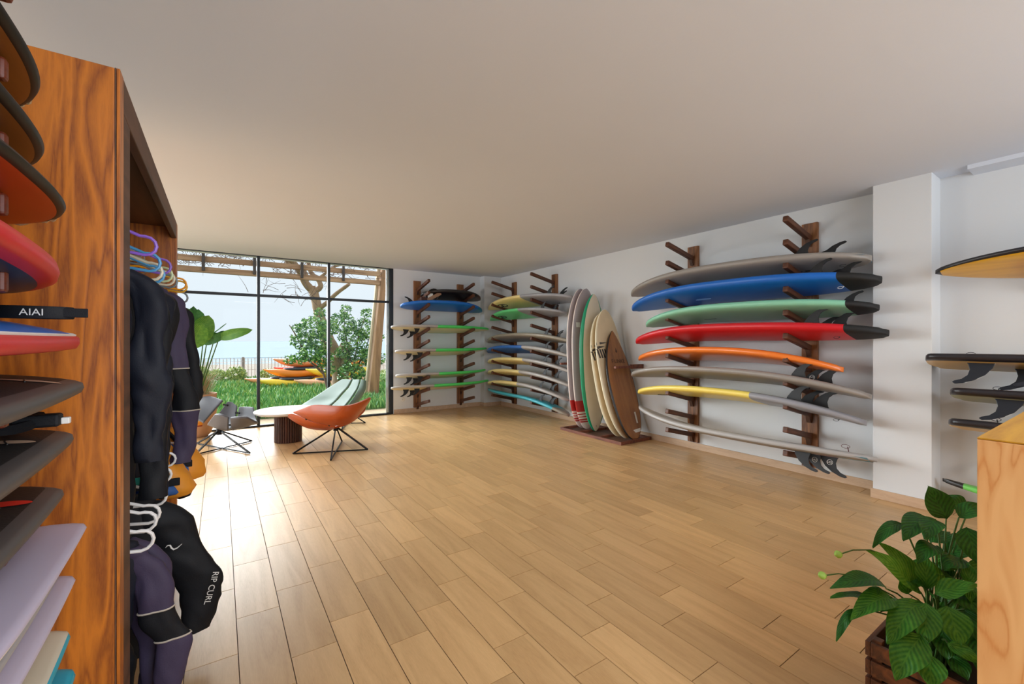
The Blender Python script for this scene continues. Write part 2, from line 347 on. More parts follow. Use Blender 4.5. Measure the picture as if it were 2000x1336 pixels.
TILT = math.radians(13.2); SL = math.tan(TILT)
UTIP, VTIP = 4.79, 7.95
def peg_z(k): return 2.735-.2402*k
def pegb_z(k): return 2.675-.2375*k
def MR(uc, vc, zc, flip, pitch=0.):
    M = T(uc, vc, zc) @ Matrix.Rotation(PI/2, 4, 'Z') @ Matrix.Rotation(-pitch, 4, 'Y') @ Matrix.Rotation(TILT, 4, 'X')
    return M @ Matrix.Rotation(PI, 4, 'X') if flip else M
def MBk(uc, vc, zc, flip, pitch=0.):
    M = T(uc, vc, zc) @ Matrix.Rotation(-pitch, 4, 'Y') @ Matrix.Rotation(-TILT, 4, 'X')
    return M @ Matrix.Rotation(PI, 4, 'X') if flip else M

# racks: a post on the wall and eleven pegs each
def rack(name, label, pos, wall):
    r = empty(name, pos); tag(r, label, 'rack', 'wall racks with upward slanting pegs')
    if wall == 'R': MB().box((-.04, -.077, .10), (0, .077, 2.77)).build('post', RACKW, r, bevel=.003)
    else: MB().box((-.077, -.04, .10), (.077, 0, 2.73)).build('post', RACKW, r, bevel=.003)
    Lp = (5.35-UTIP)/math.cos(TILT) if wall == 'R' else (8.56-VTIP)/math.cos(TILT)
    first = None; bfirst = None
    for k in range(11):
        if wall == 'R':
            M = T(UTIP-U1, 0, peg_z(k)) @ Matrix.Rotation(TILT, 4, 'Y')
            if not first:
                first = MB().box((0, -.026, -.03), (Lp, .026, .03)).build('peg', PEGW, r, M, bevel=.009)
                bfirst = MB().add([(-.04, -.02, .03), (-.04, .02, .03), (-.04, -.02, -.075), (-.04, .02, -.075), (-.11, -.02, .045), (-.11, .02, .045), (-.06, -.02, -.075), (-.06, .02, -.075)],
                    [(0, 1, 3, 2), (4, 6, 7, 5), (0, 4, 5, 1), (2, 3, 7, 6), (0, 2, 6, 4), (1, 5, 7, 3)]).build('peg_bracket', DARKW, r, T(0, 0, peg_z(k)-.56*SL-.02))
            else:
                copy_mesh(first, r, M); copy_mesh(bfirst, r, T(0, 0, peg_z(k)-.56*SL-.02))
        else:
            M = T(0, VTIP-V1, pegb_z(k)) @ Matrix.Rotation(-TILT, 4, 'X')
            if not first:
                first = MB().box((-.026, 0, -.03), (.026, Lp, .03)).build('peg', PEGV, r, M, bevel=.009)
                bfirst = MB().add([(-.02, -.04, .03), (.02, -.04, .03), (-.02, -.04, -.075), (.02, -.04, -.075), (-.02, -.11, .045), (.02, -.11, .045), (-.02, -.06, -.075), (.02, -.06, -.075)],
                    [(0, 1, 3, 2), (4, 6, 7, 5), (0, 4, 5, 1), (2, 3, 7, 6), (0, 2, 6, 4), (1, 5, 7, 3)]).build('peg_bracket', DARKW, r, T(0, 0, pegb_z(k)-.60*SL-.02))
            else:
                copy_mesh(first, r, M); copy_mesh(bfirst, r, T(0, 0, pegb_z(k)-.60*SL-.02))
    return r
rack('peg_rack', 'brown wooden peg rack on right wall, post nearest the white column', (U1, 2.10, 0), 'R')
rack('peg_rack', 'brown wooden peg rack on right wall under the noses of the long boards', (U1, 3.513, 0), 'R')
rack('peg_rack', 'brown wooden peg rack on right wall just behind the standing boards', (U1, 6.47, 0), 'R')
rack('peg_rack', 'brown wooden peg rack on right wall nearest the room corner', (U1, 7.86, 0), 'R')
rack('peg_rack', 'brown wooden peg rack on back wall next to the black window frame', (3.406, V1, 0), 'B')
rack('peg_rack', 'brown wooden peg rack on back wall next to the corner pillar', (4.409, V1, 0), 'B')

def zr(k, uc, Th, Wd): return peg_z(k)-(uc-UTIP)*SL+.031+Th/2+.001
def zb(k, vc, Th): return pegb_z(k)-(vc-VTIP)*SL+.031+Th/2+.001
def rboard(label, k, pl, pr, Wd, Th, mats, mf, kind='long', uc=5.03, flip=True, rn=.09, rt=.03, group=None, vmax=None, dz=0., pitch=0., cat='surfboard'):
    v1, _ = on_u(pl, uc); v0, _ = on_u(pr, uc)
    if vmax: v1 = min(v1, vmax)
    B = Board(v1-v0, Wd, Th, kind, rn, rt)
    M = MR(uc, (v0+v1)/2, zr(k, uc, Th, Wd)+dz, flip, pitch)
    o = B.mesh('surfboard', mats, mf); o.matrix_world = M; tag(o, label, cat, group)
    o['_v'] = 0; del o['_v']
    B.v0, B.v1 = v0, v1
    return o, B
def xs_at(B, px, uc):   # normalised board coordinate of a picture column
    v, _ = on_u(px, uc); return (v-B.v0)/(B.v1-B.v0)*2-1
LG = 'long soft boards on the large right rack'
# -- long boards, top to bottom
o, B = rboard('long taupe grey soft surfboard, topmost on the large right rack', 2, 1237, 1703, .62, .10, [GREY], lambda x, s, c: 0, group=LG, rn=.13)
fins(o, B, -.74, 1.15, emblem=True); loop(o, -B.L*.43, B.z(-B.L*.43, 0)+.01)
TAILB = col('pale_blue_tail_print', (96, 176, 214)); PINK = col('pink_tail_print', (206, 178, 206))
B.decal('tail_print', [(-B.L*.49, -.11), (-B.L*.40, -.17), (-B.L*.40, .17), (-B.L*.49, .11)], TAILB, o, -1)
B.decal('slot', [(-.80, .06), (-.73, .06), (-.73, .085), (-.80, .085)], BLACK, o, 1, 2); B.decal('slot', [(-.90, .05), (-.83, .05), (-.83, .075), (-.90, .075)], BLACK, o, 1, 2)
o, B = rboard('long bright blue soft surfboard with black tail pad on right rack', 3, 1239, 1723, .64, .11, [BLUE, PAD], lambda x, s, c: 1 if x < -.82 else 0, uc=4.95, group=LG, rn=.13)
fins(o, B, -.78, 1.1); loop(o, -B.L*.40, B.z(-B.L*.40, 0)+.01, m=WHITE)
LOG = mat('white_oval_mark', (150, 190, 225), .5)
c = MB(); c.tube([(.35+.10*math.cos(q), .04+.016*math.sin(q), B.z(.35+.10*math.cos(q), .04)+.001) for q in (2*PI*j/24 for j in range(24))], .0016, 4, True); c.build('oval_mark', LOG, o)
o, B = rboard('long mint green soft surfboard with black tail pad on right rack', 4, 1266, 1718, .60, .095, [MINT, PAD], lambda x, s, c: 1 if x < -.85 else 0, uc=4.96, group=LG, rn=.12)
fins(o, B, -.80, .9, three=False); B.decal('slot', [(.30, .05), (.46, .05), (.46, .065), (.30, .065)], mat('dark_green_slot', (50, 92, 76), .6), o, 1, 3)
B.decal('script_mark', [(.78, .12), (.98, .14), (.98, .155), (.78, .135)], mat('green_script', (92, 160, 130), .6), o, 1, 4)
o, B = rboard('long red soft surfboard with black tail pad on right rack', 5, 1246, 1737, .60, .105, [RED, PAD], lambda x, s, c: 1 if x < -.79 else 0, uc=4.95, group=LG, rn=.12)
fins(o, B, -.72, 1.2); loop(o, -B.L*.37, B.z(-B.L*.37, 0)+.01)
REDL = mat('pale_red_script', (226, 96, 104), .6)
B.decal('script_mark', [(.22, .08), (.5, .08), (.5, .09), (.22, .09)], REDL, o, 1, 3); B.decal('script_mark', [(-.70, .12), (-.48, .11), (-.48, .12), (-.70, .13)], REDL, o, 1, 3)
ORD = mat('worn_red_nose', (206, 84, 44), .5)
o, B = rboard('long glossy orange surfboard with pointed tail and scuffed nose on right rack', 6, 1250, 1650, .60, .092, [ORANGE, ORD], lambda x, s, c: 1 if x > .97 else 0, 'oval', flip=True, uc=5.02, group=LG, rn=.10, rt=.12)
o, B = rboard('long taupe grey soft surfboard with three upright fins under the orange board', 7, 1237, 1704, .60, .088, [GREY], lambda x, s, c: 0, 'long', uc=4.98, group=LG, rn=.10, rt=.12)
fins(o, B, -.72, 1.2, emblem=True); loop(o, -B.L*.32, B.z(-B.L*.32, 0)+.01)
xs = lambda x: 0
o, B = rboard('long soft surfboard with yellow nose half and grey tail half on right rack', 8, 1250, 1695, .60, .092, [YEL, GREYB], lambda x, s, c: 0 if x > -.28 else 1, 'long', uc=5.0, group=LG, rn=.10, rt=.13)
fins(o, B, -.70, 1.25); loop(o, -B.L*.42, B.z(-B.L*.42, 0)+.01)
c = MB(); c.tube([(.98+.09*math.cos(q), .10+.045*math.sin(q), B.z(.98+.09*math.cos(q), .10+.045*math.sin(q))+.001) for q in (2*PI*j/24 for j in range(22))], .004, 4); c.build('ring_logo', BLACK, o)
o, B = rboard('long light grey soft surfboard with fins hanging down, lowest on right rack', 10, 1246, 1713, .56, .085, [GREYL, GREY], lambda x, s, c: 0 if s > -.2 else 1, 'long', flip=False, uc=4.96, group=LG, rn=.17, rt=.03, pitch=.0)
fins(o, B, -.72, 1.25, emblem=True); loop(o, -B.L*.42, B.z(-B.L*.42, 0)+.01, 1.6, ang=.9, m=mat('maroon_cord', (92, 40, 44), .7))
B.decal('tail_print', [(-B.L*.485, -.12), (-B.L*.40, -.16), (-B.L*.40, .16), (-B.L*.485, .12)], TAILB, o, -1); B.decal('tail_print', [(-B.L*.40, -.16), (-B.L*.33, -.2), (-B.L*.33, .2), (-B.L*.40, .16)], PINK, o, -1)

# -- boards on the rear part of the right wall
SG = 'soft boards stacked on the rear right rack'
def two(split): return lambda x, s, c: 0 if x > split else 1
def slogo(o, B, X, sc=1.):
    c = MB(); Y = -.05
    c.tube([(X+.15*sc*math.cos(q), Y+.075*sc*math.sin(q), B.z(X+.15*sc*math.cos(q), Y+.075*sc*math.sin(q))+.001) for q in (2*PI*j/28+.5 for j in range(25))], .010, 4)
    c.tube([(X+.09*sc, Y+.03, B.z(X+.09, Y+.03)+.002), (X+.02, Y+.045, B.z(X+.02, Y+.04)+.002), (X-.02, Y-.045, B.z(X-.02, Y-.04)+.002), (X-.12*sc, Y-.03, B.z(X-.12, Y-.03)+.002)], .009, 4)
    c.build('oval_logo', BLACK, o)
o, B = rboard('yellow and grey soft surfboard with black oval logo, topmost on rear right rack', 2, 953, 1122, .62, .085, [YELP, GREYB], two(-.15), 'short', uc=5.03, group=SG, vmax=8.36, rn=.08, rt=.05)
slogo(o, B, B.L*.27); fins(o, B, -.74, 1.1)
o, B = rboard('green and grey soft surfboard with black oval logo on rear right rack', 3, 959, 1104, .58, .08, [GRN, GREYB], two(-.15), 'short', uc=5.03, group=SG, vmax=8.28, rn=.08, rt=.05)
slogo(o, B, B.L*.28, .9); fins(o, B, -.74, 1.)
o, B = rboard('plain olive grey soft surfboard on rear right rack below the green one', 5, 954, 1125, .56, .085, [GREYO], lambda x, s, c: 0, 'long', uc=5.03, group=SG, vmax=8.36, rn=.10, rt=.10); fins(o, B, -.66, .95)
o, B = rboard('blue and grey soft surfboard on rear right rack above three yellow ones', 6, 950, 1125, .56, .085, [BLU2, GREYL], two(-.12), 'long', uc=5.03, group=SG, vmax=8.38, rn=.08, rt=.12); fins(o, B, -.66, .95)
for k, lab, pr, sp in ((7, 'uppermost of three yellow and grey soft surfboards on rear right rack', 1124, -.12), (8, 'middle of three yellow and grey soft surfboards on rear right rack', 1122, -.1), (9, 'lowest of three yellow and grey soft surfboards, above the turquoise one', 1112, -.08)):
    o, B = rboard(lab, k, 955, pr, .54, .085, [YELP, GREYL], two(sp), 'long', uc=5.03, group=SG, vmax=8.34, rn=.08, rt=.14); fins(o, B, -.64, .95)
    B.decal('script_mark', [(B.L*.22, .13), (B.L*.34, .15), (B.L*.34, .17), (B.L*.22, .15)], BLACK, o, 1, 5)
o, B = rboard('turquoise soft surfboard with grey tail end, lowest on rear right rack', 10, 948, 1114, .52, .08, [TURQ, GREYO], two(-.80), 'long', flip=True, uc=5.03, group=SG, vmax=8.38, rn=-.04, rt=.16); fins(o, B, -.62, .95)

# -- boards on the back wall
BG = 'boards on the back wall rack'
def bboard(label, k, pl, pr, Wd, Th, mats, mf, kind='short', vc=8.25, flip=False, rn=.06, rt=.03, umax=4.95):
    u0, _ = on_v(pl, vc); u1, _ = on_v(pr, vc); u1 = min(u1, umax)
    B = Board(u1-u0, Wd, Th, kind, rn, rt); B.u0, B.u1 = u0, u1
    o = B.mesh('surfboard', mats, mf); o.matrix_world = MBk((u0+u1)/2, vc, zb(k, vc, Th), flip); tag(o, label, 'surfboard', BG); return o, B
BLK = col('black_board', (28, 24, 24), .4); BRZ = col('bronze_board_tip', (66, 40, 34), .4)
o, B = bboard('short black surfboard, topmost on the back wall rack', 1, 822, 937, .58, .09, [BLK, BRZ], lambda x, s, c: 0 if x < .75 else 1, 'long', flip=True, rn=.06)
# harness hanging from the peg above the black board
hx, hv = 3.48, 8.10
hr = empty('leash_bundle', (hx, hv, 2.40)); tag(hr, 'black coiled leash with white tag beside the black board on back wall', 'leash')
c = MB(); c.tube([(.14*math.cos(q)+.05, .02*math.sin(q*2), .13*math.sin(q)-.02+.06*math.cos(q)) for q in (2*PI*j/20 for j in range(20))], .022, 7, True); c.build('cord', FIN, hr, smooth=True)
MB().box((-.05, -.03, -.06), (.06, -.015, .03)).build('tag', WHITE, hr, bevel=.004)
MB().box((-.20, -.04, -.17), (-.06, .02, -.05)).build('cuff', mat('brown_strap', (70, 38, 30), .7), hr, bevel=.02)
MB().box((-.1, -.05, -.10), (.22, -.02, -.03), M=Matrix.Rotation(-.5, 4, 'Y')).build('strap', mat('tan_strap', (150, 116, 92), .7), hr, bevel=.01)
o, B = bboard('bright blue soft surfboard under the black one on back wall rack', 2, 782, 940, .60, .09, [BLUE, col('teal_tip', (20, 110, 150))], lambda x, s, c: 0 if x < .80 else 1, 'long', flip=True, rn=.08); fins(o, B, -.74, 1.0, three=False)
for k, pl, pr, sp, lab in ((4, 764, 957, -.20, 'green and grey soft surfboard, upper one of four on back wall rack'), (6, 772, 951, -.28, 'green and grey soft surfboard, second of four on back wall rack'),
                           (8, 773, 949, -.22, 'green and grey soft surfboard, third of four on back wall rack'), (9, 764, 955, -.27, 'green and grey soft surfboard, lowest on back wall rack')):
    o, B = bboard(lab, k, pl, pr, .54, .072, [GRNV, GREYL, CREAM], (lambda sp: lambda x, s, c: 2 if s < -.72 else (0 if x > sp else 1))(sp), 'short', flip=False, rn=.07 if k > 4 else .02)
    fins(o, B, -.72, 1.0)
# power socket low on the back wall
s = empty('power_socket', (2.99, V1, .34)); tag(s, 'round white power socket low on the back wall by the window', 'socket')
px_u, _ = on_v(787, V1); s.location = (px_u, V1, 1.48-(780-666)/F*on_v(787, V1)[1])
c = MB(); c.rings([[Vector((.042*a*math.cos(2*PI*j/20), -y, .042*a*math.sin(2*PI*j/20))) for j in range(20)] for a, y in ((1, 0), (1, .006), (.85, .010), (.6, .010), (.55, .003))]); c.build('plate', mat('socket_plastic', (222, 218, 210), .4), s, smooth=True)
c = MB()
for x in (-.01, .01): c.box((x-.003, -.006, -.004), (x+.003, -.004, .004))
c.build('contact_hole', BLACK, s)

# ---------------------------------------------------------------- boards standing in the floor cradle
cr_ = empty('floor_cradle', (5.04, 4.86, 0)); tag(cr_, 'low brown wooden floor cradle that the standing boards rest in', 'stand')
CW = wood('cradle_wood', (70, 34, 22), (120, 66, 44), 'Y', 6, rough=.6, rings=5)
MB().box((-.34, -.66, 0), (-.30, .66, .045)).build('rail', CW, cr_, bevel=.003); MB().box((.28, -.66, 0), (.32, .66, .045)).build('rail', CW, cr_, bevel=.003)
for y in (-.66, -.22, .22, .62): MB().box((-.30, y, 0), (.28, y+.04, .045)).build('crossbar', CW, cr_, bevel=.003)
MB().box((-.29, -.62, .001), (.27, .62, .012)).build('base_board', DARKW, cr_)
pr_ = empty('wall_prop', (U1, 4.40, 1.11)); tag(pr_, 'brown wooden bar reaching from the wall across the wooden board', 'bar')
MB().box((-.60, -.02, -.035), (-.0, .02, .0)).build('bar', CW, pr_, bevel=.003); MB().box((-.25, -.03, -.05), (0, .03, .015)).build('socket_block', CW, pr_, bevel=.003)
pr2 = empty('wall_prop', (U1, 5.62, 1.11)); tag(pr2, 'brown wooden bar on the wall behind the grey standing boards', 'bar')
MB().box((-.60, -.02, -.035), (-.0, .02, .0)).build('bar', CW, pr2, bevel=.003)
def stand(label, u, vb, vt, zt, Wd, Th, mats, mf, kind, rn=.06, rt=.03, a=.62, b=.75, rot=0.):
    d = Vector((0, vt-vb, zt-.02)); L = d.length; x = d.normalized(); y = Vector((-1, 0, 0)); z = x.cross(y)
    B = Board(L, Wd, Th, kind, rn, rt, a, b)
    M = Matrix(((x.x, y.x, z.x, 0), (x.y, y.y, z.y, 0), (x.z, y.z, z.z, 0), (0, 0, 0, 1)))
    M = T(u, (vb+vt)/2, (zt+.02)/2) @ M
    o = B.mesh('surfboard', mats, mf, n=150, k=24); o.matrix_world = M; tag(o, label, 'surfboard', 'surfboards standing in the floor cradle'); return o, B
SGREY = col('mauve_grey_deck', (158, 148, 152), .4); SWHT = col('pinkish_white_rail', (226, 212, 204), .35, .2); SRED = col('red_band', (178, 36, 34), .45)
def stripe(x, s, c):
    if -.90 < x < -.58: 
        if -.745 < x: return 2
        return 2 if int((x+.90)/.019) % 2 == 0 else 0
    return 0
def greyf(x, s, c):
    q = stripe(x, s, c)
    if q: return 2
    if x < -.58 or s <= .25: return 1
    return 0
o, B = stand('tall grey standing surfboard with red tail bands, first from the far end', 5.05, 5.347, 5.47, 2.36, .60, .07, [SGREY, SWHT, SRED], greyf, 'long', rt=-.02)
o, B = stand('tall grey standing surfboard with red tail bands, pressed against the green edged board', 5.05, 5.226, 5.34, 2.35, .60, .07, [SGREY, SWHT, SRED], greyf, 'long', rt=-.02)
B.decal('white_mark', [(.52, .14), (.60, .14), (.60, .22), (.52, .22)], WHITE, o, 1, 3)
GRR = col('green_rail', (0, 152, 108), .35, .3); IV = col('ivory_deck', (214, 204, 184), .4, .2, .08)
o, B = stand('standing ivory surfboard with thick green edge', 5.04, 5.03, 5.15, 2.24, .60, .07, [IV, GRR], lambda x, s, c: 1 if abs(s) < .62 else 0, 'oval', rt=-.02)
B.decal('fin_slot', [(-B.L*.47, -.004), (-B.L*.455, -.004), (-B.L*.455, .004), (-B.L*.47, .004)], BLACK, o, 1, 2)
CRM = col('worn_cream_deck', (216, 196, 160), .45, .1, .12); CRR = col('cream_rail', (232, 222, 192), .4)
def bands(o, B):
    X = B.L*.16; BK = mat('faded_black_print', (70, 64, 60), .7, var=.4, vscale=14)
    for x0, y0, y1, y2 in ((X+.16, .27, .06, .165), (X+.10, .27, .12, .19), (X+.13, .04, -.16, -.05), (X+.10, -.1, -.27, -.2)):
        B.decal('triangle_print', [(x0, y0), (x0-.05, y0), (x0-.012, y1), (x0-.010, y1)], BK, o, 1, 3)
    for i in range(12):
        y = .29-.048*i
        B.decal('hatch_print', [(X+.05, y), (X+.05, y-.030), (X-.09, y-.060), (X-.09, y-.030)] , BK, o, 1, 4)
o, B = stand('standing cream surfboard with black bands, only its edge showing', 5.03, 4.56, 4.99, 1.90, .60, .065, [CRM, CRR], lambda x, s, c: 1 if abs(s) < .55 else 0, 'long'); bands(o, B)
o, B = stand('standing cream surfboard with hatched black bands, in front of its twin', 5.03, 4.41, 4.90, 1.96, .60, .065, [CRM, CRR], lambda x, s, c: 1 if abs(s) < .5 else 0, 'long'); bands(o, B)
B.decal('fin_slot', [(-B.L*.46, -.03), (-B.L*.43, -.03), (-B.L*.43, -.022), (-B.L*.46, -.022)], BLACK, o, 1, 2)
WDK = wood('bamboo_deck', (104, 62, 30), (158, 104, 54), 'X', 4, rough=.4, rings=3, coat=.2, fine=.5, bump=.02)
o, B = stand('standing brown wooden surfboard with black edge, front of the row', 5.06, 4.27, 4.76, 1.62, .56, .065, [WDK, BLK], lambda x, s, c: 1 if abs(s) < .55 else 0, 'egg', rn=.05, rt=.02)
Rt = Matrix.Rotation(-PI/2, 4, 'Z')
DKP = mat('dark_brown_print', (66, 38, 22), .6)
text('F LINKE', .085, o, T(B.L*.21, 0, B.z(B.L*.21, 0)+.003) @ Rt, DKP)
B.decal('emblem_print', [(B.L*.30, -.02), (B.L*.34, 0), (B.L*.30, .02), (B.L*.29, 0)], DKP, o, 1, 3)
B.decal('white_sticker', [(-B.L*.36, -.09), (-B.L*.26, -.09), (-B.L*.26, -.125), (-B.L*.36, -.125)], WHITE, o, 1, 3)
B.decal('white_sticker', [(-B.L*.44, -.02), (-B.L*.415, .02), (-B.L*.405, -.15), (-B.L*.435, -.15)], WHITE, o, 1, 3)

# ---------------------------------------------------------------- boards on the wall beyond the column
YB = wood('yellow_wooden_bottom', (206, 150, 8), (236, 184, 24), 'X', 3, rough=.35, rings=4, coat=.3, fine=.5, bump=0); BKR = col('black_rubber_rail', (34, 30, 34), .4)
CRB = col('cream_yellow_bottom', (214, 180, 110), .4); SAGE = col('sage_bottom', (160, 168, 140), .4)
def far_right(label, px, z, Wd, Th, L, mats, mf, kind, tilt, uc=5.02, flip=False, rn=.02, rt=.02, group='boards on the wall beyond the white column'):
    v1, _ = on_u(px, uc); B = Board(L, Wd, Th, kind, rn, rt, .45, .6, .2); B.v1 = v1
    M = T(uc, v1-L/2, z) @ Matrix.Rotation(PI/2, 4, 'Z') @ Matrix.Rotation(tilt, 4, 'X')
    if flip: M = M @ Matrix.Rotation(PI, 4, 'X')
    o = B.mesh('surfboard', mats, mf); o.matrix_world = M; tag(o, label, 'surfboard', group); return o, B
rimf = lambda x, s, c: 1 if abs(s) < .80 else (0 if s > 0 else 2)
o, B = far_right('yellow wooden board with black rim high on wall right of the column', 1827, 1.48+(666-534)/F*3.72, .64, .055, 1.9, [YB, BKR, YB], lambda x, s, c: 1 if (c > .72 or x > .95 or s > -.2) else 2, 'short', .30, uc=5.0, rn=.0)
for kz, px, z, ms, lab in ((0, 1814, 1.48-(705-666)/F*3.72, [YB, BKR, CRB], 'yellow topped board with black edge and three fins, above the black one'),
                           (1, 1861, 1.48-(767-666)/F*3.65, [BKR, BKR, SAGE], 'black board with sage underside and swept fins right of the column'),
                           (2, 1858, 1.48-(823-666)/F*3.65, [YB, BKR, CRB], 'yellow topped board with black edge just above the pale counter')):
    L = 1.9
    uc = 5.0; v1, _ = on_u(px, uc); B = Board(L, .56, .07, 'body', .0, .02, .4, .55, .1)
    M = T(uc, v1-L/2, z) @ Matrix.Rotation(PI/2, 4, 'Z') @ Matrix.Rotation(.20, 4, 'X')
    o = B.mesh('surfboard', ms, rimf); o.matrix_world = M; tag(o, lab, 'surfboard', 'boards on the wall beyond the white column')
    for X, Y in ((L*.5-.30, .17), (L*.5-.52, -.05), (L*.5-.62, .20)):
        f_ = fin(o, X, Y, B.z(X, Y, -1)+.004, 1.25, m=mat('smoky_fin', (22, 28, 38), .4)); f_.matrix_local = T(X, Y, B.z(X, Y, -1)+.004) @ Matrix.Rotation(PI, 4, 'Z')
        e = MB().tube([(-.085*1.25+.0, 0, 0), (-.06*1.25, 0, -.05*1.25), (-.02*1.25, 0, -.095*1.25), (.04*1.25, 0, -.128*1.25)], .003, 4).build('pale_edge', WHITE, f_); e.matrix_local = Matrix.Scale(-1, 4, (1, 0, 0))
    loop(o, L*.5-.26, .035, 1.2, ang=1.2)
# brackets carrying those boards, on the wall
for v in (.95-.5, -.25):
    r = empty('wall_bracket', (U1, v, 0)); tag(r, 'wooden wall bracket under boards right of the column, %s' % ('nearer the column' if v > 0 else 'beside the counter'), 'rack')
    MB().box((-.03, -.04, .55), (0, .04, 2.15)).build('post', RACKW, r, bevel=.003)
    for z, tl in ((1.955, .30), (1.308-.068, .20), (1.043-.068, .20), (.801-.068, .20)):
        MB().box((-.56, -.02, -.02), (0, .02, .02)).build('peg', PEGW, r, T(-.03, 0, z-.07) @ Matrix.Rotation(tl, 4, 'Y'), bevel=.004)
# white board with green and black nose low on that wall
v1, _ = on_u(1835, 5.1)
B = Board(1.3, .16, .055, 'point', .05, .0); GN = col('lime_band', (112, 200, 92)); 
z9 = 1.48-(946-666)/F*3.78
o = B.mesh('kite_strut', [WHITE, GN, BLK], lambda x, s, c: 2 if x > .78 else (1 if x > .52 else 0)); o.matrix_world = T(5.2, v1-.65, z9) @ Matrix.Rotation(PI/2, 4, 'Z'); o.name = 'surfboard'; tag(o, 'white board with lime and black tip low on the wall behind the counter', 'surfboard')
o2 = fin(o, .28, 0, B.z(.28, 0, 1)-.004, 1.5, flip=1); o2.matrix_local = T(.25, 0, B.z(.25, 0)-.004) @ Matrix.Rotation(PI, 4, 'Z')
loop(o, .20, -.05, 1.4)
bk = empty('wall_bracket', (U1, v1-.75, z9-.06)); tag(bk, 'short wooden peg under the white board with lime tip', 'rack'); MB().box((-.32, -.02, -.02), (0, .02, .02)).build('peg', PEGW, bk, bevel=.004)

# ---------------------------------------------------------------- wardrobe of wetsuits on the left
wd = empty('wetsuit_wardrobe', (-.25, 1.741, 0)); tag(wd, 'tall open varnished wooden wardrobe holding hanging wetsuits', 'wardrobe')
def wb(a, b, name, m, bev=.003): return MB().box((a[0]+.25, a[1]-1.741, a[2]), (b[0]+.25, b[1]-1.741, b[2])).build(name, m, wd, bevel=bev)
wb((-1.05, 1.741, .001), (-.262, 1.80, 2.30), 'side_panel', PANEL)
wb((-.258, 1.741, .001), (-.25, 1.80, 2.30), 'edge_strip', PANEL, .001)
wb((-.262, 1.741, .001), (-.2585, 1.79, 2.30), 'joint', DARKW, 0)
wb((-.30, 1.80, .001), (-.25, 1.915, 2.19), 'front_post', DARKW)
wb((-1.05, 3.78, .001), (-.25, 3.86, 2.30), 'far_panel', PANEL)
wb((-1.05, 1.80, 2.262), (-.28, 3.78, 2.30), 'top_board', DARKW)
wb((-.28, 1.80, 2.19), (-.25, 3.78, 2.30), 'fascia', DARKW)
wb((-1.05, 1.80, .001), (-1.03, 3.78, 2.262), 'back_board', DARKW)
STEEL = mat('steel_rail', (170, 170, 172), .3, .8)
for z in (2.02, .94): MB().tube([(-.44+.25, .06, z), (-.44+.25, 2.04, z)], .014, 10).build('hanging_rail', STEEL, wd, smooth=True)

def hanger(label, u, v, z, m, yaw=0., w=.235, grp='hangers on the upper rail', style=0):
    """z = height of the shoulder tips, rail is above"""
    top = z+.07
    pts = []
    for sx in (1, -1):
        q = [(.0, .0, .085), (.08, 0, .075), (w-.05, 0, .028)]
        for i in range(7):
            a = PI/2-i*PI/6
            q.append((w-.035+.035*math.cos(a), 0, -.008+.036*math.sin(a)))
        q += [(w-.09, 0, -.036), (.05, 0, -.036), (0, 0, -.036)]
        if sx < 0: q = [(-x, y, zz) for x, y, zz in reversed(q)][1:-1]
        pts += q
    h = empty('clothes_hanger', (u, v, z)); h.rotation_euler = (0, 0, yaw); tag(h, label, 'hanger', grp)
    MB().tube(pts, .006, 7, True).build('frame', m, h, smooth=True)
    hk = [(0, 0, .08), (0, 0, .12)]+[(.022*math.cos(a)-.0, 0, .158+.022*math.sin(a)) for a in [(-PI/2+i*PI/6) for i in range(8)]]
    MB().tube(hk, .003, 6).build('hook', STEEL, h, smooth=True); return h
H = {k: mat(k+'_hanger', c, .35, var=.04) for k, c in dict(purple=(146, 104, 214), blue=(84, 160, 214), cream=(224, 214, 190), lilac=(140, 100, 200), green=(200, 214, 170), orange=(244, 160, 20), white=(232, 232, 232), grey=(120, 130, 134), yellow=(232, 178, 50)).items()}
ZU = 1.86
hs = [('purple', 2.18, .0, 'nearest purple hanger on the upper rail'), ('blue', 2.31, -.04, 'light blue hanger behind the purple one on the upper rail'), ('cream', 2.37, -.07, 'cream hanger close behind the light blue one'), ('blue', 2.44, -.08, 'second blue hanger with drooping end on the upper rail'),
      ('lilac', 2.76, .0, 'lilac hanger in the middle of the upper rail'), ('green', 2.85, -.03, 'pale green hanger behind the lilac one'), ('cream', 2.95, -.03, 'cream hanger in front of the orange ones'), ('grey', 3.14, -.03, 'grey hanger just before the orange ones'),
      ('orange', 3.45, .0, 'orange hanger, nearer of the two on the upper rail'), ('yellow', 3.54, -.01, 'amber hanger, farther of the two on the upper rail'), ('grey', 3.62, -.07, 'grey hanger last on the upper rail')]
for c, v, dz, lab in hs: hanger(lab, -.44+(.025 if v > 3.3 else 0), v, ZU+dz-.015*random.random(), H[c], random.uniform(-.06, .06))

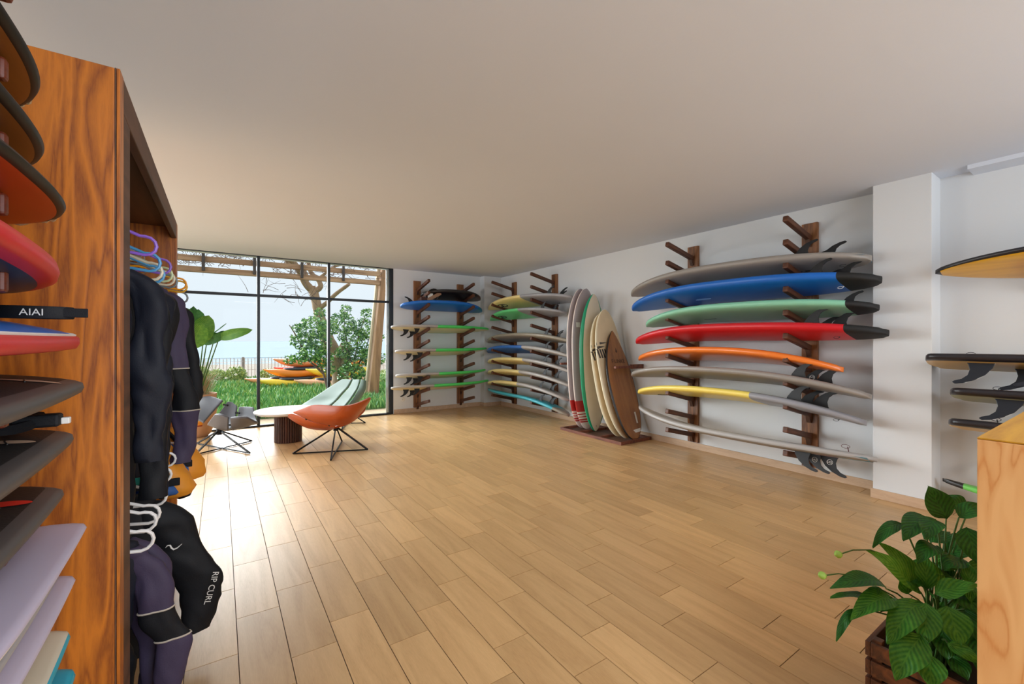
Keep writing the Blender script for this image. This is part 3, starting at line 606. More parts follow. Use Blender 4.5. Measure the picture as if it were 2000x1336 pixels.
# wetsuits: lofted body, sleeves as swelling tubes, slightly wrinkled neoprene
NEO = mat('black_neoprene', (20, 22, 27), .62, var=.2, vscale=9, bump=.15, bscale=240, spec=.25)
NEON_ = mat('navy_neoprene', (24, 28, 40), .6, var=.15, vscale=9, bump=.15, bscale=240, spec=.25)
NEOP = mat('purple_grey_neoprene', (66, 58, 82), .6, var=.1, vscale=9, bump=.15, bscale=240, spec=.25)
SEAM = mat('pale_seam', (190, 182, 170), .7)
def suit_ring(c, a, b, n=28, yaw=0.):
    out = []
    for j in range(n):
        q = 2*PI*j/n; p = Vector((a*sgn(math.cos(q))*abs(math.cos(q))**.8, b*math.sin(q), 0)); out.append(Vector(c)+p)
    return out
def wrinkle(rings, amp=.012, sc=9., seed=0.):
    for r in rings:
        c = sum(r, Vector())/len(r)
        for i, p in enumerate(r):
            d = (p-c); l = d.length or 1
            r[i] = p+d/l*amp*(noise.noise(Vector((p.x*sc, p.y*sc+seed, p.z*sc*.55)))*1.6+1.3*abs(noise.noise(Vector((p.x*sc*1.6+p.z*sc*.9, p.y*sc*2+seed, p.z*sc*.5-p.x*sc))))-.3)
    return rings
def limb(pts, rads, n=20, flat=.5, sub=9):
    P = []; R = []; Q = [Vector(p) for p in pts]
    for i in range(len(pts)-1):
        p0, p1, p2, p3 = Q[max(0, i-1)], Q[i], Q[i+1], Q[min(len(Q)-1, i+2)]
        for k in range(sub):
            f = k/sub; P.append(.5*((2*p1)+(p2-p0)*f+(2*p0-5*p1+4*p2-p3)*f*f+(3*p1-p0-3*p2+p3)*f*f*f)); R.append(rads[i]*(1-f)+rads[i+1]*f)
    P.append(Vector(pts[-1])); R.append(rads[-1])
    return [[p+Vector((r*math.cos(2*PI*j/n), r*flat*math.sin(2*PI*j/n), 0)) for j in range(n)] for p, r in zip(P, R)]
def suit(label, u, v, z, m, sleeve_m=None, torso=.9, sl=.85, out=.10, ln=.0, halfw=.19, depth=.045, yaw=0., bands=None, seed=0., grp='wetsuits on the upper rail', legs=True, srad=.062):
    s = empty('wetsuit', (u, v, z)); s.rotation_euler = (0, 0, yaw); tag(s, label, 'wetsuit', grp)
    rs = []
    prof = [(0.015, .07, .5), (0, .12, .7), (-.03, halfw-.02, .9), (-.08, halfw, 1), (-.2, halfw*.95, 1.15), (-.35, halfw*.85, 1.2), (-.5, halfw*.80, 1.1), (-torso*.72, halfw*.84, 1.15), (-torso, halfw*.86, 1.0)]
    for (zz, a, d) in prof: rs.append(suit_ring((0, 0, zz), a, depth*d))
    full = []
    for i in range(len(rs)-1):
        for k in range(6): full.append([p.lerp(q, k/6) for p, q in zip(rs[i], rs[i+1])])
    full.append(rs[-1])
    MB().rings(wrinkle(full, .022, 8, seed)).build('body', m, s, smooth=True, angle=80)
    for sx in (1, -1):
        pts = [(sx*(halfw-.05), 0, -.045), (sx*(halfw+.02), .0, -.14), (sx*(halfw+out*.6), -.01, -.14-sl*.35), (sx*(halfw+out), -.015+ln, -.14-sl*.62), (sx*(halfw+out*.8), -.02+ln, -.14-sl)]
        L = wrinkle(limb(pts, [.05, srad, srad*.92, srad*.95, srad*.75]), .018, 9, seed+sx*3)
        ms = [sleeve_m or m]; f = 0
        if bands and sx > 0:
            ms = [sleeve_m, NEO, SEAM]
            z0, z1 = bands
            zs = [sum((p.z for p in r))/len(r) for r in L]
            def f(i, j): 
                zc = (zs[i]+zs[min(i+1, len(zs)-1)])/2; return 1 if z1 < zc < z0 else 0
            MB().rings(L, mi=f).build('sleeve', ms, s, smooth=True, angle=80)
            for zq in bands:
                k = min(range(len(zs)), key=lambda i: abs(zs[i]-zq)); r = L[k]; c = sum(r, Vector())/len(r)
                MB().tube([c+(p-c)*1.02 for p in r], .0035, 5, True).build('seam', SEAM, s, smooth=True)
        else: MB().rings(L).build('sleeve', ms, s, smooth=True, angle=80)
    return s
suit('navy black wetsuit nearest on the upper rail with long sleeve', -.45, 2.12, 1.79, NEON_, sl=.62, out=.045, torso=.95, seed=1, srad=.055)
suit('black wetsuit behind the navy one on the upper rail', -.44, 2.34, 1.77, NEO, sl=.80, out=.02, torso=.98, seed=5, srad=.052)
suit('dull black wetsuit with a bent sleeve, middle of the upper rail', -.44, 2.56, 1.77, NEON_, sl=.84, out=.015, torso=.95, seed=9, srad=.052)
suit('black wetsuit with pale piping just in front of the purple grey one', -.44, 2.78, 1.78, NEO, sl=.80, out=.0, torso=.95, seed=13, srad=.05)
suit('purple grey wetsuit with black elbow panel on the upper rail', -.425, 3.02, 1.79, NEOP, NEOP, sl=.84, out=.075, torso=.9, bands=(-.46, -.70), seed=17, srad=.062)
suit('black wetsuit at the far end of the upper rail', -.43, 3.40, 1.79, NEO, sl=.66, out=.085, torso=.9, seed=23, srad=.065)

# lower rail: white hangers, two suits, two vests
ZL = .79
for v, dz, lab in ((2.02, -.02, 'white hanger nearest on the lower rail'), (2.12, .02, 'second white hanger on the lower rail above the purple sleeve'), (2.24, .01, 'third white hanger on the lower rail'), (2.5, .0, 'white hanger over the black printed wetsuit'),
                   (2.72, .04, 'white hanger holding the yellow vest strap'), (2.95, .06, 'white hanger near the orange vest'), (3.2, .07, 'farthest white hanger on the lower rail')):
    hanger(lab, -.44, v, ZL+dz, H['white'], random.uniform(-.08, .08), grp='white hangers on the lower rail', w=.24)
hanger('light blue hanger among the white ones on the lower rail', -.44, 2.62, ZL+.0, H['blue'], .05, grp='white hangers on the lower rail', w=.23)
s1 = suit('navy wetsuit with purple and black sleeve hanging nearest on the lower rail', -.44, 2.12, ZL-.03, NEON_, NEOP, torso=.70, sl=.50, out=.10, bands=(-.30, -.42), seed=31, grp='wetsuits on the lower rail', srad=.056)
s2 = suit('dark navy wetsuit on the lower rail touching the purple sleeved one', -.45, 2.22, ZL-.03, NEO, NEOP, torso=.72, sl=.55, out=.04, seed=35, grp='wetsuits on the lower rail')
s3 = suit('black wetsuit with white lettering down the leg on the lower rail', -.44, 2.58, ZL-.01, NEO, torso=.72, sl=.54, out=.16, seed=39, grp='wetsuits on the lower rail', srad=.092, halfw=.21, depth=.06)
RX = Matrix.Rotation(PI/2, 4, 'X')
text('RIP CURL', .036, s3, T(.405, -.085, -.47) @ Matrix.Rotation(PI/2+.25, 4, 'Y') @ RX, WHITE)
c = MB(); c.tube([(.235, -.085, -.235), (.243, -.086, -.226), (.252, -.086, -.228), (.256, -.086, -.24), (.264, -.086, -.25), (.278, -.086, -.246), (.295, -.086, -.232)], [.001, .003, .004, .004, .004, .003, .001], 5); c.build('wave_logo', WHITE, s3, smooth=True)
OV = mat('amber_nylon', (226, 148, 40), .6, var=.15, bump=.2); BV = mat('blue_nylon', (36, 84, 150), .6, var=.15, bump=.2); YV = mat('ochre_nylon', (206, 160, 60), .6, var=.15)
def vest(label, u, v, z, sc=1., seed=0.):
    s = empty('life_vest', (u, v, z)); tag(s, label, 'vest', 'vests on the lower rail')
    for sx in (-1, 1):
        rs = [suit_ring((sx*(.10+.055*f), 0, -zz*sc), a*sc, d*sc, 14) for zz, a, d, f in ((.0, .03, .02, 0), (.04, .05, .045, .1), (.12, .075, .075, .5), (.2, .10, .09, .9), (.27, .105, .095, 1), (.30, .09, .08, 1), (.315, .05, .05, 1))]
        full = []
        for i in range(len(rs)-1):
            for k in range(3): full.append([p.lerp(q, k/3) for p, q in zip(rs[i], rs[i+1])])
        full.append(rs[-1])
        MB().rings(wrinkle(full, .02, 11, seed+sx)).build('foam_panel', OV, s, smooth=True, angle=80)
        MB().rings(wrinkle([[p+Vector((-sx*.055, -.02, 0)) for p in r] for r in full[4:14]], .012, 11, seed)).build('side_panel', BV, s, smooth=True, angle=80)
        MB().tube([(sx*.05, -.03, .02), (sx*.13, -.085, -.08), (sx*.15, -.11, -.2), (sx*.12, -.10, -.29)], .012, 6).build('strap', NEO, s, smooth=True)
    MB().box((-.2, -.11, -.23), (.20, -.095, -.19)).build('belt', NEO, s, bevel=.004)
    MB().tube([(.16, -.02, -.24), (.20, -.03, -.26), (.21, -.02, -.3), (.19, 0, -.32)], [.03, .045, .04, .02], 8).build('pocket', NEO, s, smooth=True)
    return s
vest('amber and blue buoyancy vest on the lower rail below the purple grey wetsuit', -.38, 3.05, .93, 1.0, 1)
vest('amber buoyancy vest at the far end of the lower rail', -.34, 3.36, .95, 1.05, 7)
MB().box((0, 0, 0), (.10, .012, .03)).build('hanger_clip', mat('teal_band', (30, 150, 130), .5), None, T(-.30, 2.40, .87), bevel=.004); tag(D.objects['hanger_clip'], 'small teal band around the cuff of a black wetsuit', 'band')

# ---------------------------------------------------------------- bodyboards on the left
lp = empty('board_post', (-.95, 1.2, 0)); tag(lp, 'dark wooden rack with pegs carrying the bodyboards at left', 'rack')
REDW = wood('reddish_peg_wood', (86, 34, 18), (138, 66, 40), 'X', 6, rough=.45, rings=4)
MB().box((-.03, -.05, 0), (.03, .05, 2.6)).build('post', DARKW, lp, bevel=.003); MB().box((-.03, -.75, 0), (.03, -.65, 2.6)).build('post', DARKW, lp, bevel=.003)
BR = mat('worn_black_rim', (18, 15, 15), .45, var=.1, spec=.3); BRB = wood('brown_printed_bottom', (92, 54, 20), (140, 88, 36), 'X', 3, rough=.4, rings=3, bump=0); ORB = mat('orange_brown_bottom', (176, 72, 28), .4, var=.15)
RD = mat('red_foam_skin', (196, 16, 28), .4, var=.08); NV = mat('navy_slick_bottom', (34, 50, 66), .35); BD = mat('blue_deck_skin', (22, 112, 206), .45); BKD = mat('black_deck_skin', (24, 23, 24), .6, var=.2, bump=.2, bscale=150); DGR = mat('charcoal_rail', (74, 70, 70), .5, var=.2)
LAV = mat('lavender_deck', (186, 178, 200), .45, var=.06, vscale=3); GRL = mat('pale_grey_deck', (160, 158, 160), .5); IVR = mat('ivory_edge', (228, 222, 208), .5); CRD = mat('cream_deck', (204, 196, 178), .5); TQ = mat('turquoise_side', (0, 158, 186), .4)
def bodyb(label, zc, vt, ur, Th, mats, mf, kind='body', Wd=.54, L=1.06, rn=.0, slope=0., peg=True, roll=0.):
    B = Board(L, Wd, Th, kind, rn, 0, .42, .5, .05)
    o = B.mesh('bodyboard', mats, mf, n=60, k=24)
    o.matrix_world = T(ur-Wd*.48, vt-L/2, zc) @ Matrix.Rotation(PI/2, 4, 'Z') @ Matrix.Rotation(slope, 4, 'Y') @ Matrix.Rotation(roll, 4, 'X'); tag(o, label, 'bodyboard', 'bodyboards on the left rack')
    if peg:
        for y in (0, -.70):
            MB().box((0, -.011, -.042), (.60, .011, 0)).build('peg', REDW, lp, T(.02, y, zc-Th/2-.003), bevel=.006)
    return o, B
rim2 = lambda x, s, c: 1 if s > -.35 else 2
full3 = lambda x, s, c: (2 if abs(c) < .86 and x < .96 else 1) if s < 0 else (0 if s > .55 else 1)
def pz(y, t=1.09): return 1.48+(666-y)/F*t
DKS = mat('dark_sketch_print', (40, 26, 16), .6); CHIP = mat('chipped_ivory_patch', (196, 176, 140), .7, var=.3, vscale=20)
def chips(o, B, seed):
    random.seed(seed)
    for i in range(7):
        x = random.uniform(.72, .99)*B.L/2; w = B.hw(x/(B.L/2)); 
        c = MB(); l = random.uniform(.012, .045); 
        y = -w*.985
        x2 = min(x+l, B.L*.4985); y2 = -B.hw(x2/(B.L/2))*.985; zz = random.uniform(-.006, .004)
        c.tube([(x, y, zz), ((x+x2)/2, (y+y2)/2-.001, zz-.002), (x2, y2, zz+.001)], [.002, .006, .002], 5); c.build('chip', CHIP, o)
o, B = bodyb('brown bodyboard with chipped black rim, topmost on the left rack', pz(240, 1.08), 1.55, -.304, .028, [BR, BR, BRB], full3, 'bodyround'); chips(o, B, 1)
text('wave', .06, o, T(.30, -.10, -.0195) @ Matrix.Rotation(PI, 4, 'X') @ Matrix.Rotation(.6, 4, 'Z'), DKS)
o, B = bodyb('brown bodyboard with chipped black rim, second from the top at left', pz(350, 1.085), 1.55, -.298, .028, [BR, BR, BRB], full3, 'bodyround'); chips(o, B, 2)
text('surf', .06, o, T(.32, -.10, -.0195) @ Matrix.Rotation(PI, 4, 'X') @ Matrix.Rotation(.6, 4, 'Z'), DKS)
o, B = bodyb('orange brown bodyboard with chipped black rim, above the red one at left', pz(444, 1.11), 1.58, -.272, .026, [BR, BR, ORB], full3, 'bodyround'); chips(o, B, 3)
o, B = bodyb('red bodyboard with navy underside at left', pz(540, 1.09), 1.56, -.277, .055, [RD, RD, NV], lambda x, s, c: 2 if s < -.7 else 0, 'bodyround', slope=.06)
o, B = bodyb('bodyboard with blue deck and red side at left', pz(632, 1.11), 1.56, -.285, .055, [BD, RD, RD], full3, 'body', roll=.2)
c = MB()   # white line between deck and rail
pts = []
for i in range(40):
    x = -1+2*i/39*.995; X = x*B.L/2; pts.append((X, -B.hw(x)*.955, B.z(X, B.hw(x)*.955)+.001))
c.tube(pts, .003, 5).build('pinstripe', WHITE, o)
cf = empty('leash_cuff', (-.372, 1.43, pz(632, 1.11)+.006)); cf.scale = (.56, .56, .56); tag(cf, 'black leash cuff with white lettering lying on the blue bodyboard', 'leash')
rings = [[Vector((.085*k*math.cos(q)*1.3, .045*k*math.sin(q), z)) for q in (2*PI*j/24 for j in range(24))] for k, z in ((1, 0), (1.03, .005), (1.03, .045), (1, .05), (.93, .05), (.93, 0))]
MB().rings(rings, closed=True).build('band', NEO, cf, T(.04, 0, .001), smooth=True)
MB().box((.10, -.03, .008), (.20, -.022, .046)).build('flap', NEO, cf, bevel=.003); text('AIAI', .038, cf, T(.04, -.0500, .024) @ Matrix.Rotation(PI/2, 4, 'X'), WHITE)
LGM = mat('tan_oval_print', (196, 164, 140), .6); LGR = mat('red_oval_print', (226, 40, 26), .6)
def oval(o, B, X, Y, m, rx=.05, ry=.018, rot=.3):
    vs = [(X, Y, B.z(X, Y)+.0015)]; n = 24
    for j in range(n):
        q = 2*PI*j/n; a, c_ = rx*math.cos(q), ry*math.sin(q); x = X+a*math.cos(rot)-c_*math.sin(rot); y = Y+a*math.sin(rot)+c_*math.cos(rot); vs.append((x, y, B.z(x, y)+.0015))
    MB().add(vs, [(0, 1+j, 1+(j+1) % n) for j in range(n)]).build('oval_logo', m, o)
    MB().tube([(X-rx*.7, Y-.006, B.z(X, Y)+.002), (X, Y+.006, B.z(X, Y)+.002), (X+rx*.5, Y+.010, B.z(X, Y)+.002)], .0015, 4).build('oval_stroke', BLACK, o)
rb = lambda x, s, c: 0 if s > .72 else (1 if s > -.6 else 2)
o, B = bodyb('black bodyboard with charcoal rail and tan logo, upper of three black ones', pz(736, 1.13), 1.58, -.285, .048, [BKD, DGR, NV], rb, roll=.10); oval(o, B, .36, -.185, LGM, .055, .018, PI/2)
o, B = bodyb('black bodyboard with folded black leash on it, middle of three black ones', pz(832, 1.12), 1.56, -.30, .048, [BKD, DGR, NV], rb, roll=.10); oval(o, B, .33, -.185, LGM, .040, .018, PI/2+.3)
lf = empty('leash_bundle', (-.43, 1.44, pz(832, 1.12)+.020)); tag(lf, 'black folded leash lying on the middle black bodyboard', 'leash')
MB().tube([(.08*math.cos(q)*(1+.1*math.sin(3*q)), .07*math.sin(q), .014+.008*math.sin(2*q)) for q in (2*PI*j/24 for j in range(24))], .012, 6, True).build('cord', NEO, lf, smooth=True)
MB().box((.04, -.02, .001), (.12, .02, .03)).build('cuff', NEO, lf, bevel=.006); MB().box((.12, -.008, .005), (.135, .008, .02)).build('tag', WHITE, lf, bevel=.002)
o, B = bodyb('black bodyboard with bright red logo, lowest of three black ones', pz(935, 1.11), 1.55, -.315, .044, [BKD, DGR, NV], rb, roll=.10); oval(o, B, .36, -.185, LGR, .045, .020, PI/2+.3)
wf = lambda x, s, c: 0 if s > -.05 else 1
o, B = bodyb('lavender bodyboard lying on top of the pale stack at left', .995, 1.60, -.285, .030, [LAV, IVR], wf, peg=False)
o, B = bodyb('pale grey bodyboard in the stack beneath the lavender one', .925, 1.53, -.315, .028, [GRL, IVR], wf, peg=False)
o, B = bodyb('second lavender bodyboard, under the pale grey one', .876, 1.57, -.30, .028, [LAV, IVR], wf)
o, B = bodyb('cream bodyboard with turquoise side below the lavender stack', .745, 1.55, -.305, .045, [CRD, TQ], lambda x, s, c: 0 if s > .3 else 1)
o, B = bodyb('turquoise bodyboard, lowest on the left rack', .635, 1.57, -.30, .045, [TQ, mat('lime_edge', (150, 200, 60), .5)], lambda x, s, c: 0 if s > -.2 else 1)
# the square peg above the first board
MB().box((0, -.035, -.03), (.60, .035, .03)).build('peg', REDW, lp, T(.02, 0, pz(30, .9)), bevel=.008)

# ---------------------------------------------------------------- counter
ct = empty('reception_counter', (1.596, .249, 0)); tag(ct, 'pale plywood reception counter with golden wooden top', 'counter')
MB().box((0.0, -1.8, 0), (2.0, 0, 1.2305)).build('body', COUNTERW, ct, bevel=.002)
MB().box((0, -1.8, 1.231), (2.0, 0, 1.235)).build('top', COUNTERT, ct, bevel=.001)

# ---------------------------------------------------------------- planter with peace lily
pl = empty('planter_crate', (2.24, .44, 0)); tag(pl, 'dark wooden slatted planter crate beside the pale counter', 'planter')
ux, vx = .20, .165
for i in range(5):
    z0 = .012+i*.068
    for sy in (-1, 1): MB().box((-ux, -.008, 0), (ux, .008, .054)).build('slat', CRATEW, pl, T(0, sy*vx, z0), bevel=.002)
    for sx in (-1, 1): MB().box((-.008, -vx+.009, 0), (.008, vx-.009, .054)).build('slat', CRATEW, pl, T(sx*(ux-.008), 0, z0), bevel=.002)
for sx in (-1, 1):
    for sy in (-1, 1): MB().box((-.015, -.015, 0), (.015, .015, .345)).build('corner_post', CRATEW, pl, T(sx*(ux-.032), sy*(vx-.024), .002), bevel=.002)
SOIL = mat('potting_soil', (38, 26, 18), .95, var=.4, vscale=30, bump=1., bscale=80)
MB().box((-ux+.02, -vx+.01, .05), (ux-.02, vx-.01, .29)).build('soil', SOIL, pl)
def leafmat(name, a, b):
    m = D.materials.new(name); m.use_nodes = True; n = m.node_tree; L = n.links; bs = n.nodes['Principled BSDF']; bs.inputs['Roughness'].default_value = .45; bs.inputs['Specular IOR Level'].default_value = .3
    uv = n.nodes.new('ShaderNodeUVMap'); sp = n.nodes.new('ShaderNodeSeparateXYZ'); L.new(uv.outputs[0], sp.inputs[0])
    ab = n.nodes.new('ShaderNodeMath'); ab.operation = 'ABSOLUTE'; L.new(sp.outputs['Y'], ab.inputs[0])
    k = n.nodes.new('ShaderNodeMath'); k.operation = 'MULTIPLY_ADD'; k.inputs[1].default_value = -.22; L.new(ab.outputs[0], k.inputs[0]); L.new(sp.outputs['X'], k.inputs[2])
    w = n.nodes.new('ShaderNodeMath'); w.operation = 'MULTIPLY'; w.inputs[1].default_value = 85; L.new(k.outputs[0], w.inputs[0])
    si = n.nodes.new('ShaderNodeMath'); si.operation = 'SINE'; L.new(w.outputs[0], si.inputs[0])
    mr = n.nodes.new('ShaderNodeMapRange'); mr.inputs['From Min'].default_value = -1; L.new(si.outputs[0], mr.inputs['Value'])
    mid = n.nodes.new('ShaderNodeMapRange'); mid.inputs['From Min'].default_value = .02; mid.inputs['From Max'].default_value = .07; L.new(ab.outputs[0], mid.inputs['Value'])
    mn = n.nodes.new('ShaderNodeMath'); mn.operation = 'MULTIPLY'; L.new(mr.outputs[0], mn.inputs[0]); L.new(mid.outputs[0], mn.inputs[1])
    mx = n.nodes.new('ShaderNodeMix'); mx.data_type = 'RGBA'; mx.inputs['A'].default_value = (*lin(b), 1); mx.inputs['B'].default_value = (*lin(a), 1)
    nz = n.nodes.new('ShaderNodeTexNoise'); nz.inputs['Scale'].default_value = 8
    m2 = n.nodes.new('ShaderNodeMath'); m2.operation = 'MULTIPLY_ADD'; m2.inputs[1].default_value = .45; L.new(mn.outputs[0], m2.inputs[0]); L.new(nz.outputs['Fac'], m2.inputs[2]); 
    L.new(m2.outputs[0], mx.inputs['Factor']); L.new(mx.outputs['Result'], bs.inputs['Base Color'])
    bp = n.nodes.new('ShaderNodeBump'); bp.inputs['Strength'].default_value = .35; bp.inputs['Distance'].default_value = .003; L.new(mn.outputs[0], bp.inputs['Height']); L.new(bp.outputs['Normal'], bs.inputs['Normal'])
    return m
extra = random.Random(3)
LF = leafmat('dark_lily_leaf', (24, 80, 24), (56, 128, 40)); LFM = leafmat('mid_lily_leaf', (42, 108, 28), (96, 160, 52)); LFB = leafmat('bright_lily_leaf', (70, 140, 36), (138, 190, 76))
STEM = mat('green_stem', (60, 98, 40), .5)
def leaf(parent, b, tip, wd, m, arch=.15, n=12, k=6, name='leaf', nrm=None, fold=.18, kind=0, wav=.004):
    b, tip = Vector(b), Vector(tip); a = tip-b; L = a.length
    nv = nrm or (Vector((0, 0, .8))+(Vector((0, 0, HC))-b).normalized()*.8); nv = Vector(nv)
    ax = a.normalized(); sd = ax.cross(nv).normalized(); up = sd.cross(ax).normalized()
    vs = []; fs = []; uv = []; ph = random.random()*6
    for i in range(n+1):
        s = i/n
        prof = math.sin(PI*min(1, s**.82))**.85*(1-.12*s) if kind == 0 else math.sin(PI*s**.9)**.5
        w = max(.0015, wd/2*prof); c = b+a*s+up*(arch*L*4*s*(1-s)*.5)
        for j in range(k+1):
            q = j/k*2-1
            vs.append(c+sd*w*q+up*(fold*w*abs(q)+wav*math.sin(s*9+ph+q*2))); uv.append((s*L*4, q))
    for i in range(n):
        for j in range(k): fs.append((i*(k+1)+j, (i+1)*(k+1)+j, (i+1)*(k+1)+j+1, i*(k+1)+j+1))
    me = D.meshes.new(name); me.from_pydata([tuple(v) for v in vs], [], fs); me.materials.append(m)
    ul = me.uv_layers.new(name='UVMap')
    for lp_ in me.loops: ul.data[lp_.index].uv = uv[lp_.vertex_index]
    me.polygons.foreach_set('use_smooth', [True]*len(me.polygons)); me.update()
    o = D.objects.new(name, me); COL.objects.link(o)
    if parent: o.parent = parent; o.matrix_parent_inverse = parent.matrix_world.inverted() if parent.matrix_world != Matrix() else Matrix.Translation(-parent.location)
    return o
lily = empty('peace_lily', (2.24, .44, .29)); tag(lily, 'leafy green peace lily growing from the dark crate', 'plant')
c0 = Vector((2.24, .44, .29))
LV = [  # base px,py,t   tip px,py,t   width px   material arch
 (1848, 1013, 1.72, 1812, 949, 1.74, 50, LF, .03), (1891, 998, 1.75, 1838, 968, 1.8, 34, LF, .2), (1873, 1010, 1.6, 1915, 984, 1.6, 34, LF, .1), (1761, 1022, 1.7, 1704, 1070, 1.66, 24, LF, .35),
 (1812, 1012, 1.7, 1763, 1056, 1.62, 44, LF, .3), (1829, 1016, 1.66, 1806, 1055, 1.58, 38, LF, .25), (1888, 1030, 1.6, 1908, 1100, 1.55, 44, LF, .15), (1828, 1066, 1.62, 1791, 1100, 1.56, 36, LF, .3),
 (1799, 1158, 1.60, 1692, 1074, 1.62, 46, LFB, .12), (1798, 1138, 1.64, 1717, 1060, 1.68, 38, LFB, .10), (1811, 1150, 1.58, 1804, 1078, 1.6, 32, LFM, .08), (1838, 1152, 1.6, 1818, 1096, 1.62, 24, LFB, .1),
 (1731, 1150, 1.58, 1620, 1150, 1.5, 38, LF, .32), (1697, 1168, 1.56, 1621, 1167, 1.46, 18, LF, .1), (1747, 1168, 1.54, 1661, 1210, 1.45, 44, LFM, .25), (1666, 1190, 1.5, 1633, 1253, 1.46, 16, LF, .3),
 (1797, 1175, 1.5, 1732, 1258, 1.42, 48, LFM, .2), (1809, 1178, 1.48, 1807, 1262, 1.4, 46, LFM, .12), (1850, 1184, 1.47, 1877, 1262, 1.4, 54, LFM, .12), (1799, 1240, 1.42, 1748, 1328, 1.36, 58, LFM, .15),
 (1817, 1278, 1.4, 1817, 1342, 1.36, 48, LFM, .1), (1851, 1256, 1.42, 1914, 1295, 1.36, 32, LFM, .2), (1826, 1160, 1.52, 1910, 1142, 1.46, 38, LFM, .12), (1892, 1136, 1.5, 1896, 1178, 1.46, 22, LFM, .2),
 (1893, 1142, 1.56, 1892, 1098, 1.58, 22, LFM, .05), (1722, 1152, 1.56, 1690, 1170, 1.5, 20, LFM, .2), (1790, 1215, 1.5, 1745, 1245, 1.46, 26, LF, .2), (1884, 1190, 1.5, 1912, 1255, 1.42, 40, LF, .2),
 (1900, 1210, 1.5, 1915, 1320, 1.38, 40, LF, .2), (1840, 1230, 1.5, 1850, 1290, 1.45, 38, LF, .2), (1860, 1280, 1.46, 1890, 1330, 1.4, 34, LF, .2), (1775, 1160, 1.58, 1757, 1128, 1.6, 26, LFM, .15),
 (1850, 1090, 1.7, 1900, 1060, 1.7, 36, LF, .2), (1830, 1090, 1.72, 1880, 1105, 1.66, 34, LF, .2), (1845, 1050, 1.75, 1893, 1075, 1.7, 36, LF, .25), (1870, 1120, 1.66, 1905, 1125, 1.62, 32, LF, .2), (1818, 1060, 1.72, 1856, 1040, 1.74, 30, LF, .2),
 (1880, 1160, 1.5, 1914, 1200, 1.44, 44, LF, .2), (1770, 1185, 1.52, 1720, 1195, 1.5, 30, LF, .25), (1840, 1200, 1.5, 1822, 1236, 1.47, 30, LF, .2), (1855, 1130, 1.62, 1835, 1105, 1.66, 28, LF, .2), (1885, 1080, 1.7, 1910, 1040, 1.72, 36, LF, .15)]
for _ in range(16):
    x0, y0, t0 = extra.uniform(1800, 1890), extra.uniform(1090, 1230), extra.uniform(1.55, 1.72); a0 = extra.uniform(0, 2*PI); l0 = extra.uniform(45, 70)
    LV.append((x0, y0, t0, x0+l0*math.cos(a0)*.9, y0+l0*math.sin(a0)*.8, t0-.04, extra.uniform(28, 42), extra.choice((LF, LFM)), .2))
for (bx, by, bt_, tx, ty, tt, wpx, m, ar) in LV:
    b, tp = ray(bx, by, bt_), ray(tx, ty, tt)
    leaf(lily, b, tp, wpx*1.08/F*(bt_+tt)/2, m, ar)
    r0 = c0+Vector((random.uniform(-.07, .07), random.uniform(-.05, .05), -.01)); md = r0.lerp(b, .55)+Vector((0, 0, .05))
    MB().tube([r0, r0.lerp(md, .5)+Vector((0, 0, .02)), md, md.lerp(b, .6)+Vector((0, 0, .008)), b], [.004, .0038, .0034, .003, .0024], 6).build('stem', STEM, None, smooth=True).parent = lily
    st = COL.objects[-1]; st.matrix_parent_inverse = Matrix.Translation(-Vector(lily.location))
BUD = mat('pale_green_spadix', (150, 190, 80), .5)
for (x, y, t, x2, y2, t2) in ((1642, 1082, 1.52, 1700, 1074, 1.6), (1611, 1124, 1.48, 1675, 1126, 1.56)):
    p, q = ray(x, y, t), ray(x2, y2, t2)
    o = MB().tube([q+Vector((.1, 0, -.04)), q, p.lerp(q, .4)+Vector((0, 0, .008)), p], .0022, 6).build('flower_stem', STEM, None, smooth=True); o.parent = lily; o.matrix_parent_inverse = Matrix.Translation(-Vector(lily.location))
    d = (p-q).normalized()
    o = MB().tube([p-d*.003, p+d*.006, p+d*.016, p+d*.026, p+d*.03], [.003, .010, .013, .008, .002], 9).build('flower_bud', BUD, None, smooth=True); o.parent = lily; o.matrix_parent_inverse = Matrix.Translation(-Vector(lily.location))

